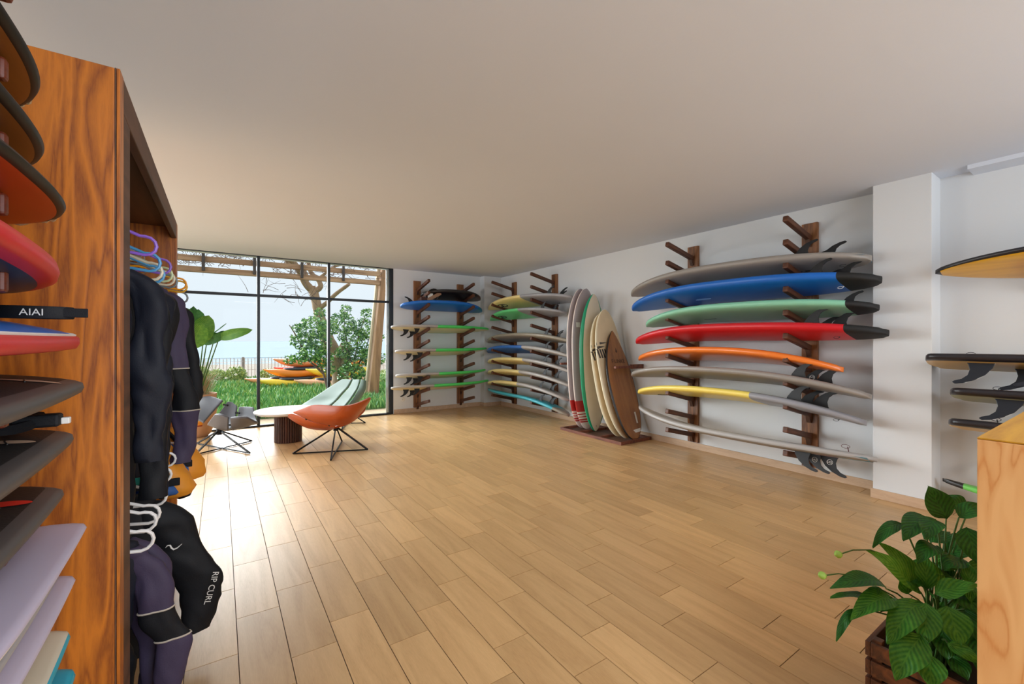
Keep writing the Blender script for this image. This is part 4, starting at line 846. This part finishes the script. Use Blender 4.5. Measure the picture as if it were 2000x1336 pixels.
# ---------------------------------------------------------------- lounge furniture
LEGM = mat('black_steel', (26, 26, 28), .4, .6)
def shell_chair(name, label, hub, feet, panels, m, joins, zh):
    r = empty(name, (hub.x, hub.y, 0)); tag(r, label, 'chair', 'swivel lounge chairs by the window'); off = Matrix.Translation(-Vector((hub.x, hub.y, 0)))
    def lk(o): o.parent = r; o.matrix_parent_inverse = Matrix.Translation(-Vector((hub.x, hub.y, 0))); return o
    for rows in panels:
        pts = [[ray(*p) for p in row] for row in rows]
        # refine rows/cols by catmull-like interpolation
        def cat(P, n=5):
            out = []
            for i in range(len(P)-1):
                p0 = P[max(0, i-1)]; p1 = P[i]; p2 = P[i+1]; p3 = P[min(len(P)-1, i+2)]
                for k in range(n):
                    t = k/n; out.append(.5*((2*p1)+(p2-p0)*t+(2*p0-5*p1+4*p2-p3)*t*t+(3*p1-p0-3*p2+p3)*t*t*t))
            out.append(P[-1]); return out
        g_ = [cat(r_) for r_ in pts]; colsn = len(g_[0])
        g2 = [cat([g_[i][j] for i in range(len(g_))], 4) for j in range(colsn)]
        nr = len(g2[0]); vs = [p for c_ in g2 for p in c_]; fs = [(i*nr+j, (i+1)*nr+j, (i+1)*nr+j+1, i*nr+j+1) for i in range(colsn-1) for j in range(nr-1)]
        o = MB().add(vs, fs).build('shell_panel', m, None, smooth=True, angle=70); lk(o)
        sd = o.modifiers.new('s', 'SOLIDIFY'); sd.thickness = .032; sd.offset = 0
        bv = o.modifiers.new('b', 'BEVEL'); bv.width = .012; bv.segments = 3; bv.limit_method = 'ANGLE'; bv.angle_limit = 1.
    for a, b in joins:
        lk(MB().tube([ray(*a), ray(*b)], .014, 6).build('joint_bracket', LEGM, None))
    hb = Vector((hub.x, hub.y, zh))
    lk(MB().tube([hb+Vector((0, 0, -.06)), hb+Vector((0, 0, .05))], .035, 12).build('hub', LEGM, None, smooth=True))
    fp = [ray(x, y, HC*F/(y-HY)) for x, y in feet]
    fp = [Vector((p.x, p.y, .014)) for p in fp]
    for p in fp: lk(MB().tube([hb+(p-hb).normalized()*.02, p], .013, 4).build('leg', LEGM, None))
    n = len(fp)
    lk(MB().tube([fp[0], fp[2 % n]], .011, 4).build('floor_bar', LEGM, None)); lk(MB().tube([fp[1], fp[3 % n]], .011, 4).build('floor_bar', LEGM, None))
    return r
def fl(x, y):
    t = HC*F/(y-HY); return ray(x, y, t)
GCH = mat('grey_leather', (92, 94, 102), .45, var=.08, bump=.1, bscale=150); OCH = mat('tan_orange_leather', (170, 72, 18), .42, var=.1, bump=.1, bscale=150, coat=.1); SCH = mat('sage_leather', (112, 136, 126), .5, var=.06, bump=.08, bscale=150)
# grey chair
gp = [
 [[(362, 792, 6.45), (386, 781, 6.5), (410, 774.5, 6.5), (436, 782.5, 6.4)], [(352, 800, 6.3), (372, 792, 6.3), (392, 794, 6.28), (415, 806, 6.22)], [(345, 812, 6.1), (362, 812, 6.05), (378, 816, 6.02), (398, 826, 6.0)]],
 [[(444, 785.5, 6.4), (453, 786, 6.42), (463, 793, 6.38)], [(424, 812, 6.2), (440, 822, 6.2), (459, 824, 6.2)], [(406, 828, 5.95), (426, 836, 5.93), (447, 840, 5.92)], [(421, 808.5, 5.78), (432, 809.5, 5.75), (446.5, 815.5, 5.76)]],
 [[(467, 795.5, 6.4), (480, 795, 6.42), (495, 795.5, 6.38)], [(462, 822, 6.2), (476, 824, 6.2), (502, 821, 6.22)], [(453, 839, 5.92), (472, 834, 5.94), (503, 824.5, 6.05)], [(450.5, 815, 5.76), (466, 814.5, 5.74), (483, 815, 5.78)]]]
shell_chair('swivel_lounge_chair', 'grey leather lounge chair of split panels at left of the round table', fl(428, 872), [(381, 890), (488, 887), (492, 863), (385, 868)], gp, GCH,
            [((420, 815, 6.2), (408, 826, 6.0)), ((436, 790, 6.35), (445, 792, 6.35)), ((460, 806, 6.28), (468, 807, 6.28)), ((445, 830, 5.92), (454, 830, 5.92))], 1.48-(841-666)/F*6.05)
# orange chair, seen from its back
op = [
 [[(574, 805, 5.9), (595, 797.5, 5.75), (616, 790.8, 5.66), (663, 792.7, 5.55), (692, 789, 5.6), (723, 776.5, 5.85)], [(577, 806, 5.88), (600, 808, 5.72), (625, 812, 5.62), (662, 813, 5.55), (693, 805, 5.64), (722, 779, 5.86)], [(583, 808, 5.88), (602, 817, 5.8), (626, 825, 5.75), (658, 829.5, 5.75), (688, 821, 5.78), (720, 784, 5.92)]],
 [[(571, 807, 5.95), (587, 812, 5.88), (608, 822, 5.83), (630, 828.5, 5.82), (655, 832, 5.84)], [(565, 808.5, 6.0), (580, 818, 5.92), (604, 830, 5.88), (630, 835, 5.9), (652, 835, 5.94)], [(560, 811, 6.05), (577, 823, 6.0), (603, 835, 6.0), (630, 838.5, 6.02), (650, 837.5, 6.05)]],
 [[(562, 811, 6.1), (600, 812, 6.5), (645, 806, 6.65), (690, 795, 6.6), (715, 787, 6.4)], [(575, 821, 6.05), (608, 829, 6.3), (645, 830, 6.35), (685, 822, 6.3), (712, 800, 6.2)], [(590, 826, 6.0), (615, 834, 6.05), (648, 836, 6.08), (680, 826, 6.05), (705, 808, 6.02)]]]
shell_chair('swivel_lounge_chair', 'tan orange leather lounge chair in front of the round table', fl(656, 868), [(572, 888), (646, 901), (718, 880), (668, 864)], op, OCH,
            [((600, 814, 5.78), (598, 819, 5.84)), ((642, 826, 5.74), (643, 831, 5.8))], 1.48-(838-666)/F*6.0)
# sage chair
sp_ = [
 [[(583, 796, 7.0), (600, 785, 7.15), (617, 774.8, 7.25), (644, 757, 7.42), (668.6, 741.5, 7.6)], [(612, 797, 6.95), (632, 786, 7.12), (648, 771, 7.25), (664, 756, 7.4), (679, 741.5, 7.58)], [(640, 797, 6.95), (656, 783, 7.1), (668, 769, 7.22), (679, 757, 7.36), (687.5, 742, 7.55)]],
 [[(643.5, 797.5, 6.95), (659, 783.5, 7.1), (671, 770, 7.22), (682, 757.5, 7.36), (690, 742, 7.55)], [(657, 797.5, 6.93), (673, 782, 7.08), (684, 769, 7.2), (691, 757, 7.34), (697, 741.8, 7.52)], [(672, 796, 6.9), (684, 781, 7.06), (692.5, 768.5, 7.18), (699, 757, 7.32), (703.5, 742, 7.5)]],
 [[(675, 796, 6.9), (687, 781.5, 7.06), (695, 769, 7.18), (701, 757.5, 7.32), (705.5, 742.3, 7.5)], [(679, 798, 6.92), (692, 784, 7.08), (702, 771, 7.2), (709, 758, 7.33), (711, 743, 7.5)], [(680, 800, 7.0), (695, 788, 7.16), (706, 774, 7.28), (713, 759, 7.4), (714, 744.5, 7.54)]]]
shell_chair('swivel_lounge_chair', 'sage green leather lounge chair with tall panelled back by the window', fl(674, 829), [(638, 829), (668, 840), (714, 827.5), (684, 818)], sp_, SCH, [((660, 790, 7.1), (672, 806, 7.25))], 1.48-(806-666)/F*7.35)

# round table with fluted pedestal
tp = fl(563, 861.5); tb = empty('round_table', (tp.x, tp.y, 0)); tag(tb, 'round pale topped coffee table on a fluted walnut pedestal', 'table')
TOPM = mat('pale_stone_top', (206, 200, 192), .35, var=.05); WAL = wood('walnut_flutes', (46, 24, 18), (88, 50, 36), 'Z', 6, rough=.45, rings=4)
c = MB(); Rr = .445; c.rings([[Vector((r*math.cos(2*PI*j/64), r*math.sin(2*PI*j/64), z)) for j in range(64)] for r, z in ((Rr-.03, .425), (Rr-.004, .440), (Rr, .450), (Rr, .462), (Rr-.006, .467), (Rr-.05, .467))]); c.build('tabletop', [TOPM], tb, smooth=True)
c = MB(); c.rings([[Vector((.165*math.cos(2*PI*j/48), .165*math.sin(2*PI*j/48), z)) for j in range(48)] for z in (.002, .426)]); c.build('pedestal_core', WAL, tb, smooth=True)
c = MB()
for j in range(34):
    a = 2*PI*j/34; x, y = .170*math.cos(a), .170*math.sin(a)
    c.tube([(x, y, .003), (x, y, .425)], .0148, 8)
o = c.build('fluting', WAL, tb, smooth=True); o['kind'] = 'stuff'

# planter pot inside by the window, with bird of paradise and dry grass
ptp = fl(384, 852); pot = empty('painted_pot', (ptp.x, ptp.y, 0)); tag(pot, 'large beige pot with painted orange face beside the window', 'pot')
POTM = mat('beige_clay', (198, 156, 124), .8, var=.1, bump=.2)
zt = .66
c = MB(); c.rings([[Vector((r*math.cos(2*PI*j/40), r*math.sin(2*PI*j/40), z)) for j in range(40)] for r, z in ((.15, .002), (.19, .05), (.235, .20), (.262, .40), (.270, .54), (.255, .60), (.262, .63), (.262, zt), (.24, zt), (.235, .60), (.0, .60))], cap=False); c.build('body', POTM, pot, smooth=True, angle=50)
def potface(a, z, da, dz_, m, name):
    vs = []
    for i in range(7):
        for j in range(5):
            aa = a+(i/6-.5)*da; zz = z+(j/4-.5)*dz_
            rr = np.interp(zz, [.05, .20, .40, .54], [.19, .235, .262, .270])+.002
            vs.append((rr*math.cos(aa), rr*math.sin(aa), zz))
    MB().add(vs, [(i*5+j, (i+1)*5+j, (i+1)*5+j+1, i*5+j+1) for i in range(6) for j in range(4)]).build(name, m, pot, smooth=True)
ac = math.atan2(-ptp.y, -ptp.x)
potface(ac, .27, .62, .14, mat('orange_paint', (236, 150, 40), .6), 'painted_face'); potface(ac+.02, .36, .9, .025, BLACK, 'painted_line'); potface(ac, .19, .62, .018, mat('maroon_paint', (150, 50, 30), .6), 'painted_mouth'); potface(ac, .28, .28, .06, mat('pale_orange_paint', (250, 200, 120), .6), 'painted_nose')
bp_ = empty('bird_of_paradise', (ptp.x, ptp.y, .60)); tag(bp_, 'bird of paradise plant with broad green leaves in the beige pot', 'plant')
BL = leafmat('broad_green_leaf', (62, 118, 42), (120, 168, 66)); BLD = leafmat('deep_broad_leaf', (40, 96, 48), (84, 140, 70))
cp = Vector((ptp.x, ptp.y, .60))
def lk2(o, par): o.parent = par; o.matrix_parent_inverse = Matrix.Translation(-Vector(par.location)); return o
for (bx, by, tx, ty, wpx, m, ar, t) in ((376, 668, 360, 600, 34, BLD, .04, 6.3), (370, 672, 378, 598, 26, BLD, .05, 6.4), (380, 672, 408, 616, 40, BL, .08, 6.1), (384, 676, 404, 648, 20, BL, .1, 6.2), (372, 680, 396, 630, 36, BL, .02, 6.0), (428, 660, 493, 644, 20, BL, .30, 6.3), (396, 672, 450, 648, 16, BLD, .15, 6.3), (404, 668, 424, 650, 14, BL, .1, 6.3), (418, 664, 438, 646, 13, BLD, .1, 6.3), (366, 668, 388, 604, 40, BLD, .06, 6.2)):
    nv = Vector((.3, -.9, .3)); b = ray(bx, by, t); leaf(bp_, b, ray(tx, ty, t), wpx/F*t, m, ar, kind=1, nrm=nv if tx < 420 else Vector((.35, -.9, .15)))
    st = MB().tube([cp+Vector((random.uniform(-.05, .05), random.uniform(-.05, .05), 0)), cp.lerp(b, .5)+Vector((0, 0, .03 if tx < 420 else -.03)), b], [.012, .010, .007], 7).build('leaf_stalk', STEM, None, smooth=True); lk2(st, bp_)
lf_ = leaf(bp_, ray(400, 668, 6.3), ray(442, 632, 6.3), 5/F*6.3, BLD, .05)
DG = mat('dry_grass', (176, 150, 112), .8, var=.2); GG = mat('grey_green_grass', (128, 148, 92), .8, var=.2)
for nm, mt, hgt, lab, cnt in (('dry_grass_tuft', DG, .62, 'dry beige grass tuft sprouting from the beige pot', 260), ('grey_grass_tuft', GG, .85, 'grey green grass tuft behind the dry one in the beige pot', 160)):
    c = MB()
    for i in range(cnt):
        a = random.uniform(0, 2*PI); r = random.uniform(0, .17); p = cp+Vector((r*math.cos(a), r*math.sin(a), 0)); sp = random.uniform(.3, 1)
        d = Vector((math.cos(a)*.26*sp+.05, math.sin(a)*.22*sp, hgt*random.uniform(.45, 1)*.72)); w = Vector((-math.sin(a), math.cos(a), 0))*.0035
        q = p+d*.55+Vector((0, 0, .08)); e = p+d
        c.add([p-w, p+w, q+w*.8, q-w*.8, e], [(0, 1, 2, 3), (3, 2, 4)])
    o = c.build(nm, mt); tag(o, lab, 'grass')

# ---------------------------------------------------------------- outside
GRAVEL = mat('tan_gravel', (206, 180, 150), .95, var=.25, vscale=30, bump=.6, bscale=60); SOILG = mat('lawn_soil', (88, 112, 62), .95, var=.3, vscale=4)
SAND = mat('beach_sand', (140, 130, 118), .95, spec=.1, var=.06, vscale=.3)
SEA = mat('pale_sea', (150, 162, 170), 1., var=.08, vscale=.02, bump=.2, bscale=.8, spec=0.)
struct(MB().box((-14, V1+.085, -.3), (16, 9.75, -.05)).build('gravel_ground', GRAVEL)); struct(MB().box((-30, 9.75, -.3), (40, 19.0, -.055)).build('lawn_ground', SOILG))
o = MB().add([(-90, 19, -.06), (120, 19, -.06), (240, 62, -1.25), (-180, 62, -1.25)], [(0, 1, 2, 3)]); struct(o.build('beach_ground', SAND))
o = MB().add([(-3000, 57, -1.12), (3000, 57, -1.12), (5000, 5000, -1.12), (-5000, 5000, -1.12)], [(0, 1, 2, 3)]); struct(o.build('sea', SEA))
FOAM = mat('wave_foam', (160, 166, 168), .8); WV = mat('wave_shade', (88, 112, 124), .9, spec=.1)
for v, w_, nm, mt in ((60, 1.3, 'shore_foam', FOAM), (72, .5, 'wave_crest', FOAM), (75, 1.0, 'wave_face', WV)):
    c = MB(); vs = []
    for i in range(80):
        u = -60+i*2.; q = math.sin(i*.7)*.5+math.sin(i*.23)*1.2; vs += [(u, v+q, -1.10), (u, v+w_*.5+q, -1.03), (u, v+w_+q, -1.10)]
    c.add(vs, [f for i in range(79) for f in ((i*3, i*3+3, i*3+4, i*3+1), (i*3+1, i*3+4, i*3+5, i*3+2))]); o = c.build('wave', mt, smooth=True); tag(o, {'shore_foam': 'white foam line where the sea meets the sand', 'wave_crest': 'thin white crest of a low wave out on the sea', 'wave_face': 'darker face of the low wave out on the sea'}[nm], 'wave')

def blades(name, mats, n, u0, u1, v0, v1, h0, h1, w0, seed, lean=.5, z=-.055):
    rng = np.random.default_rng(seed)
    u = rng.uniform(u0, u1, n); v = v0+(v1-v0)*rng.uniform(0, 1, n)**1.25; h = rng.uniform(h0, h1, n)*(1+.25*np.sin(u*2.1+v)*np.cos(v*1.7)); a = rng.uniform(0, 2*PI, n); l = rng.uniform(.1, lean, n)
    w = w0*(.7+.6*rng.uniform(0, 1, n))*(1+(v-v0)*.05); b = rng.uniform(0, 2*PI, n)
    P = np.zeros((n, 4, 3)); cx, cy = np.cos(a)*w, np.sin(a)*w; lx, ly = np.cos(b)*l*h, np.sin(b)*l*h
    P[:, 0] = np.stack([u-cx*.5, v-cy*.5, np.full(n, z)], 1); P[:, 1] = np.stack([u+lx*.5-cx, v+ly*.5-cy, z+h*.6], 1); P[:, 2] = np.stack([u+lx, v+ly, z+h], 1); P[:, 3] = np.stack([u+lx*.5+cx, v+ly*.5+cy, z+h*.6], 1)
    me = D.meshes.new(name); me.vertices.add(n*4); me.vertices.foreach_set('co', P.reshape(-1)); me.loops.add(n*4); me.loops.foreach_set('vertex_index', np.arange(n*4, dtype=np.int32)); me.polygons.add(n)
    me.polygons.foreach_set('loop_start', np.arange(0, n*4, 4, dtype=np.int32)); 
    for m in mats: me.materials.append(m)
    me.polygons.foreach_set('material_index', rng.integers(0, len(mats), n).astype(np.int32)); me.update(calc_edges=True); me.validate()
    o = D.objects.new(name, me); COL.objects.link(o); return o
def lm(name, c): 
    m = mat(name, c, .55, var=.15); return m
G1, G2, G3, G4 = lm('grass_green', (122, 172, 92)), lm('grass_deep_green', (78, 138, 76)), lm('grass_yellow_green', (178, 196, 118)), lm('grass_mid_green', (108, 160, 98))
o = blades('lawn_grass', [G1, G2, G3, G4, G1], 46000, -2.5, 9, 9.75, 18.8, .10, .24, .016, 3); o['kind'] = 'stuff'; tag(o, 'thick green ground cover grass outside the window', 'grass')

def leafcloud(mb, cen, rad, n, size, rng, mats=1, squash=1.):
    for i in range(n):
        d = Vector(rng.normal(size=3)); d.normalize(); r = rng.uniform(.35, 1)**.5
        p = Vector(cen)+Vector((d.x*rad[0]*r, d.y*rad[1]*r, d.z*rad[2]*r)); s = size*rng.uniform(.6, 1.3)
        a = Vector(rng.normal(size=3)).normalized(); b = a.orthogonal().normalized()
        mb.add([p-a*s, p+b*s*.45, p+a*s, p-b*s*.45], [(0, 1, 2, 3)], int(rng.integers(0, mats)))
rng = np.random.default_rng(11)
SH = [lm('shrub_green', (86, 138, 66)), lm('shrub_dark_green', (50, 100, 54)), lm('shrub_light_green', (134, 176, 84))]
BRK = mat('grey_brown_bark', (150, 124, 100), .9, var=.3, vscale=9, bump=1., bscale=30); TWG = mat('twig_bark', (104, 84, 74), .9)
def at(px, py, t): return ray(px, py, t)
def shrub(label, blobs, t, stems, size=.055):
    b0 = at(*stems[0][0], t); r = empty('garden_shrub', (b0.x, b0.y, -.05)); tag(r, label, 'shrub', 'shrubs around the old tree outside')
    c = MB()
    for (px, py, rp, n) in blobs:
        p = at(px, py, t+rng.uniform(-.4, .4)); R = rp/F*t; leafcloud(c, p, (R, R*.9, R*.85), n, size, rng, 3)
    o = c.build('foliage', SH, None); o['kind'] = 'stuff'; lk2(o, r)
    for st in stems:
        pp = [at(x, y, t) for x, y in st]; pp[0].z = max(pp[0].z, -.06) if pp[0].z > -.3 else -.06
        lk2(MB().tube(pp, [.03*(1-.7*i/(len(pp)-1)) for i in range(len(pp))], 6).build('branch', TWG, None, smooth=True), r)
    return r
shrub('loose green shrub left of the old tree, before the kayaks', [(612, 640, 26, 420), (590, 665, 22, 300), (625, 668, 22, 380), (608, 690, 22, 330), (580, 640, 10, 60), (632, 700, 20, 260), (585, 700, 16, 120), (640, 640, 20, 260), (625, 612, 12, 80), (566, 702, 12, 60), (640, 720, 16, 120)], 11.6,
      [[(640, 762), (632, 730), (618, 690), (600, 650)], [(640, 762), (638, 700), (630, 640), (622, 610)], [(632, 730), (604, 705), (575, 650), (565, 635)]])
shrub('dense green shrub between the old tree and the leaning post', [(668, 632, 26, 420), (690, 660, 28, 560), (712, 640, 24, 380), (700, 700, 28, 560), (722, 690, 22, 300), (676, 605, 12, 90), (716, 612, 12, 90), (685, 730, 26, 420), (712, 745, 24, 360), (735, 660, 14, 120), (668, 690, 14, 120), (744, 700, 14, 120)], 12.6,
      [[(690, 768), (690, 720), (700, 660), (712, 620)], [(690, 768), (684, 700), (672, 640), (674, 606)], [(690, 730), (712, 690), (724, 650)]])
# old tree
tr = empty('old_tree', (at(668, 775, 13).x, at(668, 775, 13).y, -.06)); tag(tr, 'old leaning tree with thick grey brown trunk and bare branches outside', 'tree')
def limbs(name, pts, m=BRK, n=9):
    P = [at(x, y, t) for x, y, r, t in pts]; R = [r/F*t for x, y, r, t in pts]
    PP = []; RR = []
    for i in range(len(P)-1):
        p0, p1, p2, p3 = P[max(0, i-1)], P[i], P[i+1], P[min(len(P)-1, i+2)]
        for k in range(4):
            q = k/4; PP.append(.5*((2*p1)+(p2-p0)*q+(2*p0-5*p1+4*p2-p3)*q*q+(3*p1-p0-3*p2+p3)*q*q*q)); RR.append((R[i]*(1-q)+R[i+1]*q)*random.uniform(.93, 1.07))
    PP.append(P[-1]); RR.append(R[-1]); return lk2(MB().tube(PP, RR, n).build(name, m, None, smooth=True, angle=80), tr)
limbs('trunk', [(666, 772, 19, 13), (664, 735, 15, 13), (655, 700, 15, 13), (641, 665, 12, 13), (629, 635, 10, 13), (620, 600, 9, 13), (614, 575, 8.5, 13), (608, 562, 8, 13)], n=14)
limbs('branch', [(658, 700, 7, 12.8), (676, 672, 8, 12.9), (674, 720, 8, 12.9), (672, 765, 9, 12.9)])
limbs('branch', [(608, 566, 8, 13), (596, 552, 6.5, 12.8), (585, 530, 6, 12.5), (565, 505, 6, 12), (535, 495, 5, 11.5), (500, 500, 4, 11), (470, 488, 3, 10.6)])
limbs('branch', [(612, 570, 6, 13), (626, 560, 5, 13), (620, 545, 4.5, 13), (606, 530, 4, 13), (600, 500, 4, 13), (590, 470, 3, 13)])
limbs('branch', [(622, 604, 5, 13), (640, 590, 4, 12.9), (655, 575, 4, 12.8), (672, 562, 3.5, 12.7), (682, 555, 3, 12.6)])
limbs('branch', [(598, 553, 5, 12.8), (594, 530, 5, 12.8), (562, 512, 5, 12.6), (566, 480, 5, 12.4), (550, 440, 4, 12.2)])
limbs('branch', [(622, 545, 3, 13), (655, 520, 2.4, 13), (690, 515, 2, 13), (720, 500, 1.6, 13)])
tw = MB(); rr = random.Random(5)
for (x0, x1, y0, y1, n) in ((352, 500, 490, 522, 110), (500, 640, 500, 545, 70), (640, 745, 515, 545, 36), (560, 620, 550, 600, 16), (480, 560, 548, 575, 10)):
    for i in range(n):
        t = rr.uniform(11.2, 12.4); x, y = rr.uniform(x0, x1), rr.uniform(y0, y1); p = at(x, y, t); pp = [p]; d = Vector((rr.uniform(-1, 1), rr.uniform(-.4, .4), rr.uniform(-.3, .9)))
        for k in range(3): d = (d+Vector((rr.uniform(-.5, .5), rr.uniform(-.3, .3), rr.uniform(-.5, .5)))).normalized(); pp.append(pp[-1]+d*.16)
        tw.tube(pp, [.009, .007, .005, .002], 4)
o = lk2(tw.build('twigs', TWG, None), tr); o['kind'] = 'stuff'
# pergola
PGM = wood('weathered_pergola_wood', (122, 92, 66), (166, 134, 102), 'X', 3, rough=.8, rings=4); PGV = wood('weathered_post_wood', (120, 88, 60), (162, 124, 88), 'Z', 3, rough=.8, rings=4)
pg = empty('garden_pergola', (3.8, 11.8, 0)); tag(pg, 'weathered wooden pergola with two rails and a leaning post outside', 'pergola')
def pb(a, b, name, m, M=None): return lk2(MB().box(a, b, M=M).build(name, m, None, bevel=.01), pg)
pb((-1.6, 11.75, 3.0), (3.86, 11.86, 3.125), 'beam', PGM); pb((-1.6, 11.75, 3.245), (3.90, 11.86, 3.365), 'beam', PGM)
for px in (397, 497, 590, 671):
    u, t = on_v(px, 11.7); pb((u-.03, 11.68, 3.03), (u+.03, 11.74, 3.9), 'tie', mat('dark_tie', (62, 54, 50), .8))
b0, _ = on_v(729, 11.8); b1, _ = on_v(748, 11.8)
c = MB(); c.rings([[Vector((b0-.15, 11.7, -.06)), Vector((b0+.11, 11.7, -.06)), Vector((b0+.11, 11.95, -.06)), Vector((b0-.15, 11.95, -.06))], [Vector((b1-.03, 11.7, 3.6)), Vector((b1+.10, 11.7, 3.6)), Vector((b1+.10, 11.95, 3.6)), Vector((b1-.03, 11.95, 3.6))]]); lk2(c.build('leaning_post', PGV, None, bevel=.012), pg)
c = MB(); c.rings([[Vector((b0-.19, 11.96, -.06)), Vector((b0-.10, 11.96, -.06)), Vector((b0-.10, 12.05, -.06)), Vector((b0-.19, 12.05, -.06))], [Vector((b1-.09, 11.96, 3.6)), Vector((b1-.02, 11.96, 3.6)), Vector((b1-.02, 12.05, 3.6)), Vector((b1-.09, 12.05, 3.6))]]); lk2(c.build('brace', mat('pale_brace_wood', (206, 190, 160), .8), None), pg)
# picket fence
fe = empty('picket_fence', (2, 24, -.2)); tag(fe, 'thin pale picket fence between garden and beach', 'fence')
PK = mat('bleached_picket', (196, 178, 166), .9); c = MB()
for i in range(150):
    u = -8+i*.14; c.box((u-.014, 24, -.25), (u+.014, 24.02, .66+.03*math.sin(i*1.7)))
o = lk2(c.build('pickets', PK, None), fe); o['kind'] = 'stuff'
for z in (.12, .50): lk2(MB().tube([(-8, 24.03, z), (13, 24.03, z)], .007, 5).build('wire', PK, None), fe)
for u in (-4, 0.9, 5.5): lk2(MB().box((u-.05, 24.03, -.25), (u+.05, 24.13, .72)).build('post', mat('grey_post', (150, 140, 132), .9), None), fe)
# low bushes in front of the fence
HB = [lm('olive_hedge', (160, 176, 96)), lm('pale_hedge', (190, 198, 120)), lm('dark_hedge', (120, 146, 78))]
for (px, py, rp, n, lab) in ((425, 732, 15, 500, 'low olive bush by the fence, left of the window bar'), (462, 730, 19, 700, 'round yellow green bush by the fence, left of the window bar'), (388, 730, 20, 500, 'low olive bush by the fence behind the grass tufts'), (525, 733, 18, 600, 'round yellow green bush by the fence, right of the window bar'), (553, 734, 14, 420, 'small olive bush by the fence next to the kayaks'), (745, 740, 26, 500, 'olive bush behind the leaning post')):
    p = at(px, py, 15.2); c = MB(); R = rp/F*15.2; leafcloud(c, p, (R, R*.8, R*.75), n, .05, rng, 3); o = c.build('hedge_bush', HB); tag(o, lab, 'bush', 'low bushes along the fence')
# kayaks
def kayak(label, px, py, t, L, m, yaw, tiltx=0., W_=.72, H_=.34):
    p = at(px, py, t); r = empty('kayak', p); r.rotation_euler = (tiltx, 0, yaw); tag(r, label, 'kayak', 'pile of kayaks on the lawn')
    n = 24; rs = []
    for i in range(n+1):
        x = -1+2*i/n; w = W_/2*max(.03, (1-abs(x)**2.2))**.7; h = H_/2*max(.15, (1-abs(x)**4)); z = .16*abs(x)**2.5
        rs.append([Vector((x*L/2, w*sgn(math.cos(q))*abs(math.cos(q))**.8, z+h*math.sin(q))) for q in (2*PI*j/14 for j in range(14))])
    MB().rings(rs).build('hull', m, r, smooth=True, angle=80)
    MB().tube([(.55*math.cos(q), .2*math.sin(q), H_/2*.93) for q in (2*PI*j/20 for j in range(20))], .022, 6, True).build('cockpit_rim', BLK, r, smooth=True)
    MB().tube([(.5*math.cos(q), .17*math.sin(q), H_/2*.75+.04) for q in (2*PI*j/20 for j in range(20))], .05, 6, True).build('seat_well', NV, r, smooth=True); return r
KO, KY, KR, KS, KP = [mat(n_, c_, .4, var=.12) for n_, c_ in (('kayak_orange', (240, 140, 50)), ('kayak_yellow', (250, 206, 60)), ('kayak_red', (226, 74, 46)), ('kayak_salmon', (240, 176, 136)), ('kayak_peach', (226, 150, 104)))]

def kay(label, u, v, z, L, m, yaw):
    P_ = Vector((u, v, z)); r = kayak(label, 600, 700, 15, L, m, yaw, 0, .56, .27); r.location = P_
kay('salmon kayak lying lowest at the right front of the pile', 3.05, 15.0, .10, 2.3, KS, .08)
kay('yellow kayak lying lowest at the left front of the pile', 2.1, 15.72, .10, 2.3, KY, .10)
kay('pale peach kayak lying lowest at the back of the pile', 1.9, 16.4, .10, 2.5, KP, .05)
kay('orange kayak in the middle layer at the left of the pile', 2.25, 16.05, .40, 2.2, KO, .12)
kay('yellow kayak in the middle layer at the right of the pile', 3.35, 15.35, .40, 2.1, KY, -.05)
kay('red kayak near the top of the pile', 2.6, 16.75, .42, 2.2, KR, .1)
kay('orange kayak resting on the yellow one by the tree', 3.6, 15.75, .68, 2.0, KO, -.1)
kay('peach kayak topmost of the pile', 2.45, 16.40, .72, 2.0, KP, .1)
